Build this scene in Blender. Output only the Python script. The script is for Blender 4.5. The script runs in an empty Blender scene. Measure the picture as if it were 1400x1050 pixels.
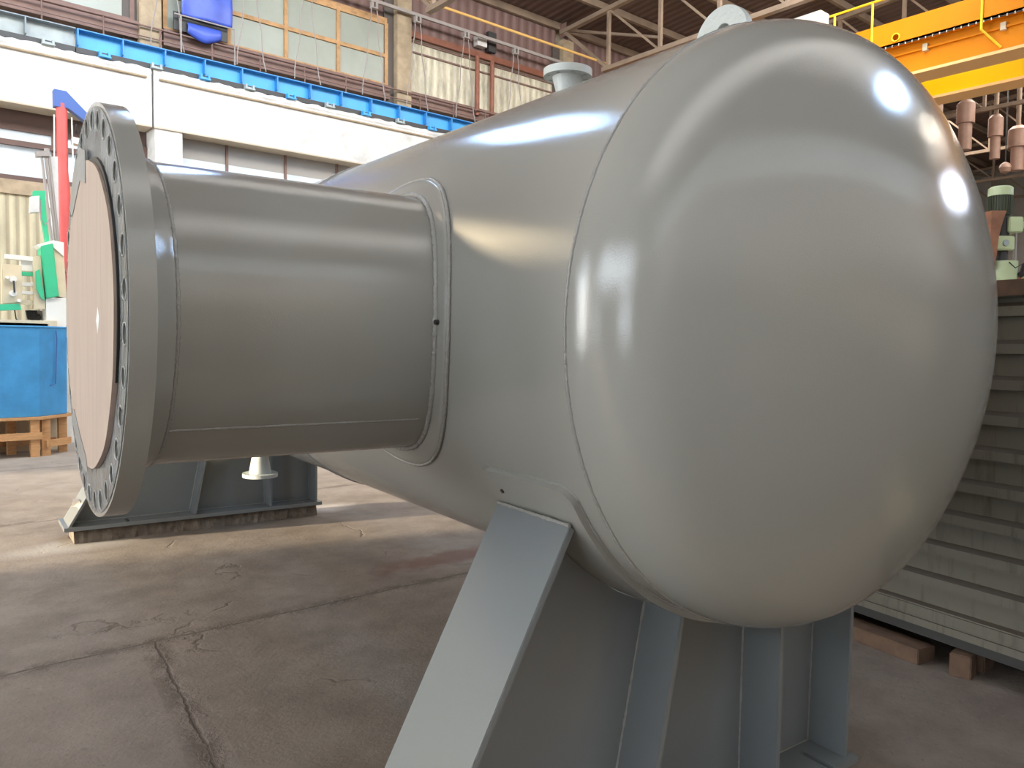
import bpy, bmesh, math, random
from mathutils import Vector, Matrix
from mathutils.geometry import tessellate_polygon
random.seed(7)
SC = bpy.context.scene
COL = SC.collection
PI = math.pi

# ------------------------------------------------------------------ camera
cam_d = bpy.data.cameras.new('camera')
cam_d.sensor_width = 36.0
cam_d.lens = 36.0 * 1085.0 / 1400.0
cam_d.clip_end = 300
cam = bpy.data.objects.new('camera', cam_d)
COL.objects.link(cam)
_f = Vector((0.6463255, 0.7616203, -0.0468808))
_r = Vector((0.7627137, -0.6466659, 0.0095442))
_u = Vector((0.0230472, 0.0419253, 0.9988549))
cam.matrix_world = Matrix(((_r.x, _u.x, -_f.x, -2.39134), (_r.y, _u.y, -_f.y, -2.28844),
                           (_r.z, _u.z, -_f.z, 1.62241), (0, 0, 0, 1)))
SC.camera = cam

# ------------------------------------------------------------------ view, world, lights
SC.view_settings.view_transform = 'Standard'
SC.view_settings.look = 'None'
SC.view_settings.gamma = 1
SC.view_settings.exposure = 0.46
SC.view_settings.use_curve_mapping = False
W = bpy.data.worlds.new('sky'); SC.world = W; W.use_nodes = True
W.node_tree.nodes['Background'].inputs[0].default_value = (0.80, 0.90, 1.0, 1)
W.node_tree.nodes['Background'].inputs[1].default_value = 8.0


def area(name, loc, target, sx, sy, power, col):
    l = bpy.data.lights.new(name, 'AREA'); l.shape = 'RECTANGLE'; l.size = sx; l.size_y = sy
    l.energy = power; l.color = col
    o = bpy.data.objects.new(name, l); COL.objects.link(o); o.location = loc
    o.rotation_euler = (Vector(target) - Vector(loc)).to_track_quat('-Z', 'Y').to_euler()
    return o


# daylight: roof skylights and the gate / windows of the left end of the hall
area('skylight_over_far_aisle', (4, 6.3, 11.3), (5, 13.5, 5.0), 26, 3.0, 2500, (1.0, 0.985, 0.96))
area('skylight_over_near_aisle', (4, -4.0, 11.6), (4, -3.5, 0), 26, 3.0, 420, (1.0, 0.97, 0.93))
area('daylight_through_gate', (-17.4, 10.5, 3.4), (0, 9.5, 1.5), 7, 6.0, 900, (1.0, 0.95, 0.86))
area('daylight_through_windows', (-17.4, -1.2, 6.5), (0, 0, 1.5), 14, 4.5, 120, (0.93, 0.97, 1.0))
area('skylight_far_end', (27, 4, 11.4), (25, 5, 0), 24, 4.0, 2000, (1.0, 0.9, 0.8))
area('front_fill', (4, -12.2, 6.2), (4, 0, 3.5), 30, 6.5, 350, (1.0, 0.96, 0.90))  # added fill from behind the camera; the front wall has no windows

sun_d = bpy.data.lights.new('low_sun', 'SUN'); sun_d.energy = 9.0; sun_d.angle = math.radians(1.2); sun_d.color = (1.0, 0.84, 0.58)
sun = bpy.data.objects.new('low_sun', sun_d); COL.objects.link(sun); sun.location = (-30, 14, 9)
sun.rotation_euler = Vector((1, -0.30, -0.20)).to_track_quat('-Z', 'Y').to_euler()

# ------------------------------------------------------------------ materials
MATS = {}


def mat(name, col, rough=0.5, metal=0.0, var=0.0, vscale=3.0, col2=None, bump=0.0, bscale=40.0,
        emit=0.0, ecol=None, stretch=None, coat=0.0, spec=0.5, detail=6):
    m = bpy.data.materials.new(name); m.use_nodes = True
    nt = m.node_tree; b = nt.nodes['Principled BSDF']
    b.inputs['Base Color'].default_value = (*col, 1)
    b.inputs['Roughness'].default_value = rough
    b.inputs['Metallic'].default_value = metal
    b.inputs['Specular IOR Level'].default_value = spec
    if coat:
        b.inputs['Coat Weight'].default_value = coat
        b.inputs['Coat Roughness'].default_value = 0.12
    tc = mp = None
    if var or bump:
        tc = nt.nodes.new('ShaderNodeTexCoord'); mp = nt.nodes.new('ShaderNodeMapping')
        nt.links.new(tc.outputs['Object'], mp.inputs[0])
        if stretch: mp.inputs['Scale'].default_value = stretch
    if var:
        n = nt.nodes.new('ShaderNodeTexNoise'); n.inputs['Scale'].default_value = vscale
        n.inputs['Detail'].default_value = detail; n.inputs['Roughness'].default_value = 0.6
        nt.links.new(mp.outputs[0], n.inputs['Vector'])
        r = nt.nodes.new('ShaderNodeValToRGB')
        c2 = col2 if col2 else tuple(max(0, c * (1 - var)) for c in col)
        r.color_ramp.elements[0].position = 0.5 - 0.22; r.color_ramp.elements[0].color = (*c2, 1)
        r.color_ramp.elements[1].position = 0.5 + 0.12; r.color_ramp.elements[1].color = (*col, 1)
        nt.links.new(n.outputs[0], r.inputs[0]); nt.links.new(r.outputs[0], b.inputs['Base Color'])
    if bump:
        n2 = nt.nodes.new('ShaderNodeTexNoise'); n2.inputs['Scale'].default_value = bscale
        n2.inputs['Detail'].default_value = 3
        nt.links.new(mp.outputs[0], n2.inputs['Vector'])
        bp = nt.nodes.new('ShaderNodeBump'); bp.inputs['Strength'].default_value = bump
        bp.inputs['Distance'].default_value = 0.01
        nt.links.new(n2.outputs[0], bp.inputs['Height']); nt.links.new(bp.outputs[0], b.inputs['Normal'])
    if emit:
        b.inputs['Emission Color'].default_value = (*(ecol or col), 1)
        b.inputs['Emission Strength'].default_value = emit
    MATS[name] = m
    return m


paint = mat('grey_paint', (0.325, 0.320, 0.292), 0.14, bump=0.06, bscale=280, spec=0.65)
paint_weld = mat('grey_paint_weld', (0.31, 0.305, 0.285), 0.18, bump=0.45, bscale=110, spec=0.6)
saddle_paint = mat('saddle_paint', (0.195, 0.210, 0.215), 0.16, bump=0.05, bscale=220, spec=0.5)
pale_lit_paint = mat('pale_lit_paint', (0.52, 0.55, 0.53), 0.38, bump=0.25, bscale=90)  # paler grey: bright light on the top nozzle put into the colour
dark_steel = mat('dark_steel', (0.03, 0.03, 0.03), 0.5)
film = mat('plastic_film', (0.24, 0.255, 0.265), 0.25, var=0.6, vscale=9, bump=1.0, bscale=26, stretch=(1, 1, 0.35))
film_edge = mat('film_edge', (0.42, 0.43, 0.42), 0.35)
tape = mat('silver_tape', (0.30, 0.30, 0.295), 0.35, var=0.15, vscale=10, bump=0.3, bscale=30)
board = mat('brown_board', (0.50, 0.385, 0.315), 0.55, var=0.16, vscale=5, stretch=(1, 6, 0.6), bump=0.05, bscale=40)
white_pl = mat('white_sticker', (0.85, 0.85, 0.83), 0.5)
rubber = mat('black_rubber', (0.012, 0.012, 0.012), 0.45)
concrete_w = mat('whitewashed_concrete', (0.70, 0.69, 0.66), 0.85, var=0.35, vscale=2.2, detail=12, bump=0.35, bscale=9)
concrete_tan = mat('tan_concrete', (0.42, 0.33, 0.22), 0.9, var=0.35, vscale=4, bump=0.3, bscale=12)
lower_wall = mat('beige_wall', (0.55, 0.47, 0.36), 0.85, var=0.2, vscale=1.5)
brown_panel = mat('brown_panel', (0.135, 0.083, 0.068), 0.7, var=0.25, vscale=1.2)
reveal_shade = mat('column_reveal_shade', (0.085, 0.07, 0.06), 0.6)  # dark tone for the shade in the reveals beside the upper columns
brown_steel = mat('brown_steel', (0.21, 0.125, 0.10), 0.6, var=0.3, vscale=3)
rust_pipe = mat('rust_pipe', (0.26, 0.095, 0.055), 0.55, var=0.3, vscale=5)
truss_m = mat('truss_steel', (0.28, 0.205, 0.145), 0.6, var=0.35, vscale=2)
wood_frame = mat('orange_wood', (0.50, 0.29, 0.13), 0.7, var=0.4, vscale=6)
glass_green = mat('frosted_pane', (0.29, 0.315, 0.265), 0.35, var=0.12, vscale=1.3, emit=0.02, ecol=(0.75, 0.85, 0.72))
glass_warm = mat('sunlit_frosted_pane', (0.5, 0.45, 0.3), 0.4, emit=9.0, ecol=(1.0, 0.8, 0.5))
glass_bright = mat('bright_pane', (0.6, 0.66, 0.7), 0.15, var=0.3, vscale=1.0, emit=0.08, ecol=(0.8, 0.92, 1.0))
glass_grey = mat('grey_pane', (0.30, 0.285, 0.26), 0.3, var=0.1, vscale=1.0)
steel_blue = mat('blue_girder_paint', (0.045, 0.34, 0.72), 0.45, var=0.12, vscale=2)
steel_prime = mat('primed_girder', (0.36, 0.41, 0.41), 0.5, var=0.3, vscale=3)
prime_edge = mat('primed_girder_edge', (0.19, 0.23, 0.26), 0.5)
gray_rail = mat('grey_rail', (0.30, 0.27, 0.25), 0.5)
tarp = mat('blue_tarp', (0.06, 0.11, 0.52), 0.45, var=0.3, vscale=3, bump=0.3, bscale=6)
yellow_pipe = mat('yellow_pipe', (0.62, 0.38, 0.12), 0.5)
orange = mat('crane_orange', (0.70, 0.235, 0.0), 0.55, spec=0.2, var=0.07, vscale=1.5)
yellow = mat('crane_yellow', (0.80, 0.50, 0.0), 0.55, spec=0.2, var=0.05, vscale=1.5)
crane_tan = mat('crane_pale_tan', (0.85, 0.50, 0.20), 0.6)  # paler tan than the webs, for the bottom flanges
rail_yellow = mat('railing_yellow', (0.90, 0.62, 0.02), 0.45)
duct_m = mat('brown_duct', (0.36, 0.22, 0.165), 0.45, var=0.25, vscale=3)
wood_raw = mat('raw_timber', (0.55, 0.30, 0.13), 0.7, var=0.3, vscale=8, stretch=(1, 1, 6))
wood_old = mat('old_timber', (0.165, 0.10, 0.065), 0.85, var=0.4, vscale=10)
blue_tank_m = mat('tank_blue', (0.055, 0.30, 0.62), 0.45, var=0.3, vscale=2.5)
green_m = mat('machine_green', (0.05, 0.50, 0.25), 0.4, var=0.1, vscale=3)
cream_m = mat('machine_cream', (0.66, 0.56, 0.38), 0.45, var=0.15, vscale=4)
white_m = mat('machine_white', (0.75, 0.73, 0.66), 0.4)
red_m = mat('jib_red', (0.62, 0.10, 0.09), 0.45, var=0.15, vscale=3)
blue_arm = mat('jib_blue', (0.05, 0.11, 0.34), 0.45)
lime_m = mat('machine_pale_green', (0.50, 0.58, 0.34), 0.4, var=0.12, vscale=5)
motor_dark = mat('motor_fins', (0.045, 0.055, 0.03), 0.5)
rust_m = mat('rusty_sheet', (0.30, 0.13, 0.07), 0.7, var=0.4, vscale=6)
packer_m = mat('packer_concrete', (0.21, 0.165, 0.125), 0.9, var=0.6, vscale=14, bump=0.8, bscale=30)
lamp_m = mat('lamp_lens', (0.8, 0.85, 0.9), 0.3, emit=200, ecol=(0.40, 0.64, 1.0))
lamp_warm = mat('lamp_lens_warm', (0.9, 0.85, 0.75), 0.3, emit=70, ecol=(1.0, 0.90, 0.74))
lamp_crane = mat('lamp_lens_crane', (0.9, 0.9, 0.9), 0.3, emit=120, ecol=(0.70, 0.80, 1.0))
warn_y = mat('warning_yellow', (0.9, 0.6, 0.02), 0.5)
warn_r = mat('warning_red', (0.6, 0.05, 0.02), 0.5)


def ramp2(nt, src, p0, c0, p1, c1):
    r = nt.nodes.new('ShaderNodeValToRGB')
    r.color_ramp.elements[0].position = p0; r.color_ramp.elements[0].color = (*c0, 1)
    r.color_ramp.elements[1].position = p1; r.color_ramp.elements[1].color = (*c1, 1)
    nt.links.new(src, r.inputs[0]); return r.outputs[0]


def math_n(nt, op, a, b=None, c=None):
    n = nt.nodes.new('ShaderNodeMath'); n.operation = op
    for k, v in enumerate((a, b, c)):
        if v is None: continue
        if isinstance(v, (int, float)): n.inputs[k].default_value = v
        else: nt.links.new(v, n.inputs[k])
    return n.outputs[0]


def mix_c(nt, fac, a, b, mode='MIX'):
    n = nt.nodes.new('ShaderNodeMix'); n.data_type = 'RGBA'; n.blend_type = mode
    for k, v in ((0, fac), (6, a), (7, b)):
        if isinstance(v, (int, float)): n.inputs[k].default_value = v
        elif isinstance(v, tuple): n.inputs[k].default_value = (*v, 1)
        else: nt.links.new(v, n.inputs[k])
    return n.outputs[2]


def noise(nt, vec, scale, detail=6, rough=0.6):
    n = nt.nodes.new('ShaderNodeTexNoise'); n.inputs['Scale'].default_value = scale
    n.inputs['Detail'].default_value = detail; n.inputs['Roughness'].default_value = rough
    nt.links.new(vec, n.inputs['Vector']); return n.outputs[0]


def floor_material():
    m = bpy.data.materials.new('floor_concrete'); m.use_nodes = True; nt = m.node_tree
    b = nt.nodes['Principled BSDF']
    geo = nt.nodes.new('ShaderNodeNewGeometry'); pos = geo.outputs['Position']
    sep = nt.nodes.new('ShaderNodeSeparateXYZ'); nt.links.new(pos, sep.inputs[0])
    X, Y = sep.outputs[0], sep.outputs[1]
    big = noise(nt, pos, 0.55, 4); mid = noise(nt, pos, 2.6, 8, 0.65); fine = noise(nt, pos, 45, 6, 0.7)
    c = ramp2(nt, mid, 0.32, (0.165, 0.137, 0.114), 0.68, (0.27, 0.232, 0.198))
    c = mix_c(nt, ramp2(nt, big, 0.35, (0, 0, 0), 0.75, (1, 1, 1)), c, (0.255, 0.20, 0.165), 'MIX')
    c = mix_c(nt, 0.5, c, ramp2(nt, mid, 0.35, (0.15, 0.12, 0.098), 0.66, (0.265, 0.225, 0.19)))
    c = mix_c(nt, ramp2(nt, fine, 0.60, (0, 0, 0), 0.70, (0.6, 0.6, 0.6)), c, (0.34, 0.285, 0.24))
    c = mix_c(nt, ramp2(nt, fine, 0.33, (0.7, 0.7, 0.7), 0.40, (0, 0, 0)), c, (0.12, 0.088, 0.068))
    # slab joints at fixed places with a wandering edge
    wob = math_n(nt, 'SUBTRACT', noise(nt, pos, 3.0, 5), 0.5)
    wob2 = math_n(nt, 'SUBTRACT', noise(nt, pos, 22.0, 5), 0.5)

    def line(coord, at, slope_c, k, amp):
        d = math_n(nt, 'SUBTRACT', coord, at)
        if slope_c is not None: d = math_n(nt, 'SUBTRACT', d, math_n(nt, 'MULTIPLY', slope_c, k))
        d = math_n(nt, 'ADD', d, math_n(nt, 'MULTIPLY', wob, amp))
        d = math_n(nt, 'ADD', d, math_n(nt, 'MULTIPLY', wob2, 0.03))
        return math_n(nt, 'ABSOLUTE', d)
    lY = line(Y, 2.2, None, 0, 0.05)
    for yy in (5.9, 9.4, -1.6, -5.0):
        lY = math_n(nt, 'MINIMUM', lY, line(Y, yy, None, 0, 0.06))
    dX = line(X, -1.42, Y, 0.14, 0.035)
    near = math_n(nt, 'LESS_THAN', Y, 2.2)
    dX = math_n(nt, 'ADD', dX, math_n(nt, 'SUBTRACT', 1.0, near))
    dX2 = math_n(nt, 'MINIMUM', line(X, 2.75, None, 0, 0.05), line(X, -4.6, None, 0, 0.05))
    joint = math_n(nt, 'MINIMUM', lY, math_n(nt, 'MINIMUM', dX, dX2))
    jm = ramp2(nt, joint, 0.004, (1, 1, 1), 0.016, (0, 0, 0))
    jw = ramp2(nt, joint, 0.02, (0.65, 0.65, 0.65), 0.09, (0, 0, 0))
    jw = math_n(nt, 'MULTIPLY', jw, ramp2(nt, noise(nt, pos, 5, 6, 0.7), 0.42, (0, 0, 0), 0.58, (1, 1, 1)))
    # thin wandering cracks
    vor = nt.nodes.new('ShaderNodeTexVoronoi'); vor.feature = 'DISTANCE_TO_EDGE'; vor.inputs['Scale'].default_value = 0.55
    wn = nt.nodes.new('ShaderNodeVectorMath'); wn.operation = 'ADD'
    nn = nt.nodes.new('ShaderNodeTexNoise'); nn.inputs['Scale'].default_value = 1.6; nn.inputs['Detail'].default_value = 8
    nt.links.new(pos, nn.inputs['Vector']); nt.links.new(pos, wn.inputs[0]); nt.links.new(nn.outputs[1], wn.inputs[1])
    nt.links.new(wn.outputs[0], vor.inputs['Vector'])
    cr = ramp2(nt, vor.outputs[0], 0.0, (1, 1, 1), 0.010, (0, 0, 0))
    cr = math_n(nt, 'MULTIPLY', cr, ramp2(nt, noise(nt, pos, 1.1, 3), 0.50, (0, 0, 0), 0.58, (0.75, 0.75, 0.75)))
    dark = math_n(nt, 'MAXIMUM', math_n(nt, 'MULTIPLY', jm, 0.75), math_n(nt, 'MAXIMUM', jw, math_n(nt, 'MULTIPLY', cr, 0.7)))
    c = mix_c(nt, dark, c, (0.085, 0.06, 0.045))
    # red-brown stain right of the slab joint, pale grinding dust round the far saddle

    def blob(cx, cy, rx, ry, p0, p1):
        dx = math_n(nt, 'DIVIDE', math_n(nt, 'SUBTRACT', X, cx), rx); dy = math_n(nt, 'DIVIDE', math_n(nt, 'SUBTRACT', Y, cy), ry)
        d = math_n(nt, 'SQRT', math_n(nt, 'ADD', math_n(nt, 'MULTIPLY', dx, dx), math_n(nt, 'MULTIPLY', dy, dy)))
        d = math_n(nt, 'ADD', d, math_n(nt, 'MULTIPLY', math_n(nt, 'SUBTRACT', mid, 0.5), 1.6))
        return ramp2(nt, d, p0, (1, 1, 1), p1, (0, 0, 0))
    c = mix_c(nt, math_n(nt, 'MULTIPLY', blob(1.15, 2.62, 0.75, 0.20, 0.5, 1.2), 0.6), c, (0.15, 0.055, 0.04))
    c = mix_c(nt, math_n(nt, 'MULTIPLY', blob(-0.95, 4.75, 0.75, 0.28, 0.3, 1.2), 0.4), c, (0.55, 0.52, 0.48))
    c = mix_c(nt, math_n(nt, 'MULTIPLY', blob(1.25, 4.9, 0.4, 0.25, 0.3, 1.2), 0.6), c, (0.68, 0.62, 0.56))
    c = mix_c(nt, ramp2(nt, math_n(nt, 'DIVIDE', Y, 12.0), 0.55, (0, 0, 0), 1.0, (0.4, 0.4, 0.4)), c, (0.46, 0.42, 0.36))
    nt.links.new(c, b.inputs['Base Color'])
    b.inputs['Roughness'].default_value = 0.72; b.inputs['Specular IOR Level'].default_value = 0.35
    hgt = math_n(nt, 'ADD', math_n(nt, 'MULTIPLY', fine, 0.35), math_n(nt, 'MULTIPLY', mid, 0.8))
    hgt = math_n(nt, 'SUBTRACT', hgt, math_n(nt, 'MULTIPLY', dark, 1.4))
    bp = nt.nodes.new('ShaderNodeBump'); bp.inputs['Strength'].default_value = 0.6; bp.inputs['Distance'].default_value = 0.02
    nt.links.new(hgt, bp.inputs['Height']); nt.links.new(bp.outputs[0], b.inputs['Normal'])
    return m


def ribbed_material(name, colA, colB, axis, freq, rough=0.6, emit=0.0, var=0.2, ecol=None, vs=1.5):
    """sheet with ribs: the profile is bump and a slightly different tone in the grooves"""
    m = bpy.data.materials.new(name); m.use_nodes = True; nt = m.node_tree; b = nt.nodes['Principled BSDF']
    geo = nt.nodes.new('ShaderNodeNewGeometry'); pos = geo.outputs['Position']
    sep = nt.nodes.new('ShaderNodeSeparateXYZ'); nt.links.new(pos, sep.inputs[0])
    s = math_n(nt, 'SINE', math_n(nt, 'MULTIPLY', sep.outputs[axis], freq * 2 * PI))
    s01 = math_n(nt, 'MULTIPLY_ADD', s, 0.5, 0.5)
    c = ramp2(nt, s01, 0.15, colB, 0.5, colA)
    mp = nt.nodes.new('ShaderNodeMapping'); nt.links.new(pos, mp.inputs[0]); mp.inputs['Scale'].default_value = (1.5, 1.5, 0.4)
    n = noise(nt, mp.outputs[0], vs, 8, 0.7)
    c = mix_c(nt, ramp2(nt, n, 0.35, (var, var, var), 0.62, (0, 0, 0)), c, tuple(x * 0.35 for x in colA))
    nt.links.new(c, b.inputs['Base Color']); b.inputs['Roughness'].default_value = rough
    bp = nt.nodes.new('ShaderNodeBump'); bp.inputs['Strength'].default_value = 0.8; bp.inputs['Distance'].default_value = 0.03
    nt.links.new(s01, bp.inputs['Height']); nt.links.new(bp.outputs[0], b.inputs['Normal'])
    if emit:
        nt.links.new(c, b.inputs['Emission Color']); b.inputs['Emission Strength'].default_value = emit
    return m


floor_m = floor_material()
mauve_sheet = ribbed_material('mauve_corrugated', (0.20, 0.125, 0.11), (0.155, 0.092, 0.08), 0, 3.2, 0.6)
roof_sheet = ribbed_material('roof_boards', (0.135, 0.085, 0.068), (0.10, 0.062, 0.050), 0, 3.5, 0.8)
cream_sheet = ribbed_material('cream_corrugated', (0.62, 0.56, 0.38), (0.40, 0.34, 0.22), 0, 6.0, 0.6, var=0.5)
upper_cream = ribbed_material('weathered_translucent_sheet', (0.62, 0.58, 0.44), (0.56, 0.51, 0.38), 0, 4.5, 0.5, emit=0.12, var=0.75, vs=3.5)


def container_material():
    m = bpy.data.materials.new('container_paint'); m.use_nodes = True; nt = m.node_tree; b = nt.nodes['Principled BSDF']
    geo = nt.nodes.new('ShaderNodeNewGeometry'); pos = geo.outputs['Position']
    mp = nt.nodes.new('ShaderNodeMapping'); nt.links.new(pos, mp.inputs[0]); mp.inputs['Scale'].default_value = (9, 9, 0.9)
    st = noise(nt, mp.outputs[0], 1.6, 8, 0.7); n2 = noise(nt, pos, 14, 8, 0.7)
    c = mix_c(nt, ramp2(nt, st, 0.34, (0.7, 0.7, 0.7), 0.46, (0, 0, 0)), (0.145, 0.136, 0.106), (0.08, 0.072, 0.052))
    c = mix_c(nt, ramp2(nt, n2, 0.28, (1, 1, 1), 0.36, (0, 0, 0)), c, (0.13, 0.10, 0.07))
    # dirt lies on faces that look upwards
    sepn = nt.nodes.new('ShaderNodeSeparateXYZ'); nt.links.new(geo.outputs['True Normal'], sepn.inputs[0])
    up = ramp2(nt, sepn.outputs[2], 0.35, (0, 0, 0), 0.6, (0.85, 0.85, 0.85))
    c = mix_c(nt, up, c, (0.065, 0.05, 0.036))
    nt.links.new(c, b.inputs['Base Color']); b.inputs['Roughness'].default_value = 0.55
    return m


cont_m = container_material()


# ------------------------------------------------------------------ mesh builder
class MB:
    def __init__(self): self.v = []; self.f = []

    def add(self, vs, fs):
        k = len(self.v); self.v += [tuple(p) for p in vs]; self.f += [tuple(i + k for i in f) for f in fs]; return self

    def box(self, a, b):
        x0, y0, z0 = a; x1, y1, z1 = b
        vs = [(x0, y0, z0), (x1, y0, z0), (x1, y1, z0), (x0, y1, z0), (x0, y0, z1), (x1, y0, z1), (x1, y1, z1), (x0, y1, z1)]
        return self.add(vs, [(0, 3, 2, 1), (4, 5, 6, 7), (0, 1, 5, 4), (1, 2, 6, 5), (2, 3, 7, 6), (3, 0, 4, 7)])

    def bar(self, p, q, w, h, up=(0, 0, 1)):
        """rectangular bar from p to q, w across and h along 'up'"""
        p = Vector(p); q = Vector(q); d = (q - p).normalized(); up = Vector(up)
        s = d.cross(up)
        if s.length < 1e-4: s = d.cross(Vector((1, 0, 0)))
        s.normalize(); t = s.cross(d).normalized()
        vs = []
        for c in (p, q):
            for a, b in ((-1, -1), (1, -1), (1, 1), (-1, 1)): vs.append(c + s * a * w / 2 + t * b * h / 2)
        return self.add(vs, [(0, 3, 2, 1), (4, 5, 6, 7), (0, 1, 5, 4), (1, 2, 6, 5), (2, 3, 7, 6), (3, 0, 4, 7)])

    def ring_lathe(self, prof, o, ax, n=48, cap0=True, cap1=True, closed=False):
        """profile of (radius, height) turned about axis ax at o"""
        ax = Vector(ax).normalized(); t = Vector((0, 0, 1)) if abs(ax.z) < 0.9 else Vector((1, 0, 0))
        s = ax.cross(t).normalized(); t = s.cross(ax); o = Vector(o); vs = []
        for r, h in prof:
            for k in range(n):
                a = 2 * PI * k / n; vs.append(o + ax * h + (s * math.cos(a) + t * math.sin(a)) * r)
        fs = []
        for i in range(len(prof) - 1 + (1 if closed else 0)):
            j = (i + 1) % len(prof)
            for k in range(n):
                l = (k + 1) % n; fs.append((i * n + k, i * n + l, j * n + l, j * n + k))
        if not closed:
            if cap0: fs.append(tuple(range(n))[::-1])
            if cap1: fs.append(tuple((len(prof) - 1) * n + k for k in range(n)))
        return self.add(vs, fs)

    def cyl(self, p, q, r0, r1=None, n=24):
        p = Vector(p); q = Vector(q); r1 = r0 if r1 is None else r1
        return self.ring_lathe([(r0, 0), (r1, (q - p).length)], p, q - p, n)

    def tube(self, pts, r, n=8, closed=False, jit=0.0):
        pts = [Vector(p) for p in pts]; N = len(pts); vs = []
        up = Vector((0.31, 0.57, 0.76)).normalized(); prev = None
        for i, p in enumerate(pts):
            a = pts[i - 1] if (i > 0 or closed) else p; b = pts[(i + 1) % N] if (i < N - 1 or closed) else p
            d = (b - a).normalized()
            s = prev if prev is not None else d.cross(up)
            s = (s - d * s.dot(d)).normalized(); prev = s; t = d.cross(s)
            rr = r * (1 + random.uniform(-jit, jit))
            for k in range(n):
                an = 2 * PI * k / n; vs.append(p + (s * math.cos(an) + t * math.sin(an)) * rr)
        fs = []
        for i in range(N if closed else N - 1):
            j = (i + 1) % N
            for k in range(n):
                l = (k + 1) % n; fs.append((i * n + k, i * n + l, j * n + l, j * n + k))
        if not closed: fs += [tuple(range(n))[::-1], tuple((N - 1) * n + k for k in range(n))]
        return self.add(vs, fs)

    def plate(self, outer, holes, d0, d1, fn):
        """plate outlined in 2-D with holes; fn(u, v, d) gives the 3-D point at depth d"""
        loops = [outer] + list(holes); flat = [p for l in loops for p in l]
        tr = tessellate_polygon([[Vector((p[0], p[1], 0)) for p in l] for l in loops])
        n = len(flat)
        vs = [fn(p[0], p[1], d0) for p in flat] + [fn(p[0], p[1], d1) for p in flat]
        fs = [tuple(t) for t in tr] + [tuple(i + n for i in reversed(t)) for t in tr]
        k = 0
        for l in loops:
            m = len(l)
            for i in range(m):
                j = (i + 1) % m; fs.append((k + i, k + j, k + j + n, k + i + n))
            k += m
        return self.add(vs, fs)

    def build(self, name, material, parent=None, smooth=35, bevel=0.0):
        me = bpy.data.meshes.new(name); me.from_pydata([tuple(v) for v in self.v], [], self.f)
        bm = bmesh.new(); bm.from_mesh(me); bmesh.ops.recalc_face_normals(bm, faces=bm.faces)
        if bevel:
            es = [e for e in bm.edges if len(e.link_faces) == 2 and e.calc_face_angle(0) > 0.6]
            bmesh.ops.bevel(bm, geom=es, offset=bevel, segments=2, affect='EDGES', clamp_overlap=True)
        bm.to_mesh(me); bm.free()
        if smooth:
            for p in me.polygons: p.use_smooth = True
            me.set_sharp_from_angle(angle=math.radians(smooth))
        me.materials.append(material)
        o = bpy.data.objects.new(name, me); COL.objects.link(o)
        if parent is not None: o.parent = parent
        return o


def tag(o, label=None, cat=None, group=None, kind=None):
    if label: o['label'] = label
    if cat: o['category'] = cat
    if group: o['group'] = group
    if kind: o['kind'] = kind
    return o


def thing(name, loc, label, cat, group=None, rotz=0.0, kind=None):
    o = bpy.data.objects.new(name, None); COL.objects.link(o)
    o.location = loc; o.rotation_euler = (0, 0, rotz); o.empty_display_size = 0.2
    return tag(o, label, cat, group, kind)


def dup(root, loc, label, **kw):
    r = root.copy(); COL.objects.link(r); r.location = loc; r['label'] = label
    for ch in list(root.children):
        c = ch.copy(); COL.objects.link(c); c.parent = r
        for g in ch.children:
            d = g.copy(); COL.objects.link(d); d.parent = c
    return r


def circle(cx, cy, r, n=24, a0=0.0):
    return [(cx + r * math.cos(a0 + 2 * PI * k / n), cy + r * math.sin(a0 + 2 * PI * k / n)) for k in range(n)]


# ------------------------------------------------------------------ the vessel
R = 0.93
H = 1.825 * R
BT = Matrix(((0.9964070533, 0.0846764422, 0.0016983100), (-0.0846235303, 0.9961987903, -0.0206598228),
             (-0.0034412547, 0.0204418762, 0.9997851206)))
vessel = thing('pressure_vessel', (0, 0, 0), 'large grey painted horizontal pressure vessel on two saddles with a wide flanged side nozzle', 'pressure vessel')
_t = Vector((0, 0, H)) - BT @ Vector((0, 0, H))
M4 = BT.to_4x4(); M4.translation = _t
vessel.matrix_world = M4


def v3(x, y, z): return Vector((R * x, R * y, R * z + H))


YT0, YT1 = -1.012, 5.57     # tangent lines
Rc, rk = 1.6, 0.31
hc = math.sqrt((Rc - rk) ** 2 - (1 - rk) ** 2); a0 = math.atan2(1 - rk, hc)
prof_head = []
for i in range(25):
    t = (PI / 2 - a0) * i / 24; prof_head.append((1 - rk + rk * math.cos(t), rk * math.sin(t)))
for i in range(1, 33):
    a = a0 * (1 - i / 32); prof_head.append((max(Rc * math.sin(a), 0.002), Rc * math.cos(a) - hc))


def lathe_y(prof, n=192):
    """prof of (r, y) about the vessel axis"""
    m = MB(); vs = []
    for r, y in prof:
        for k in range(n):
            a = 2 * PI * k / n; vs.append(v3(r * math.cos(a), y, r * math.sin(a)))
    fs = [(i * n + k, i * n + (k + 1) % n, (i + 1) * n + (k + 1) % n, (i + 1) * n + k) for i in range(len(prof) - 1) for k in range(n)]
    return m.add(vs, fs)


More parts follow.
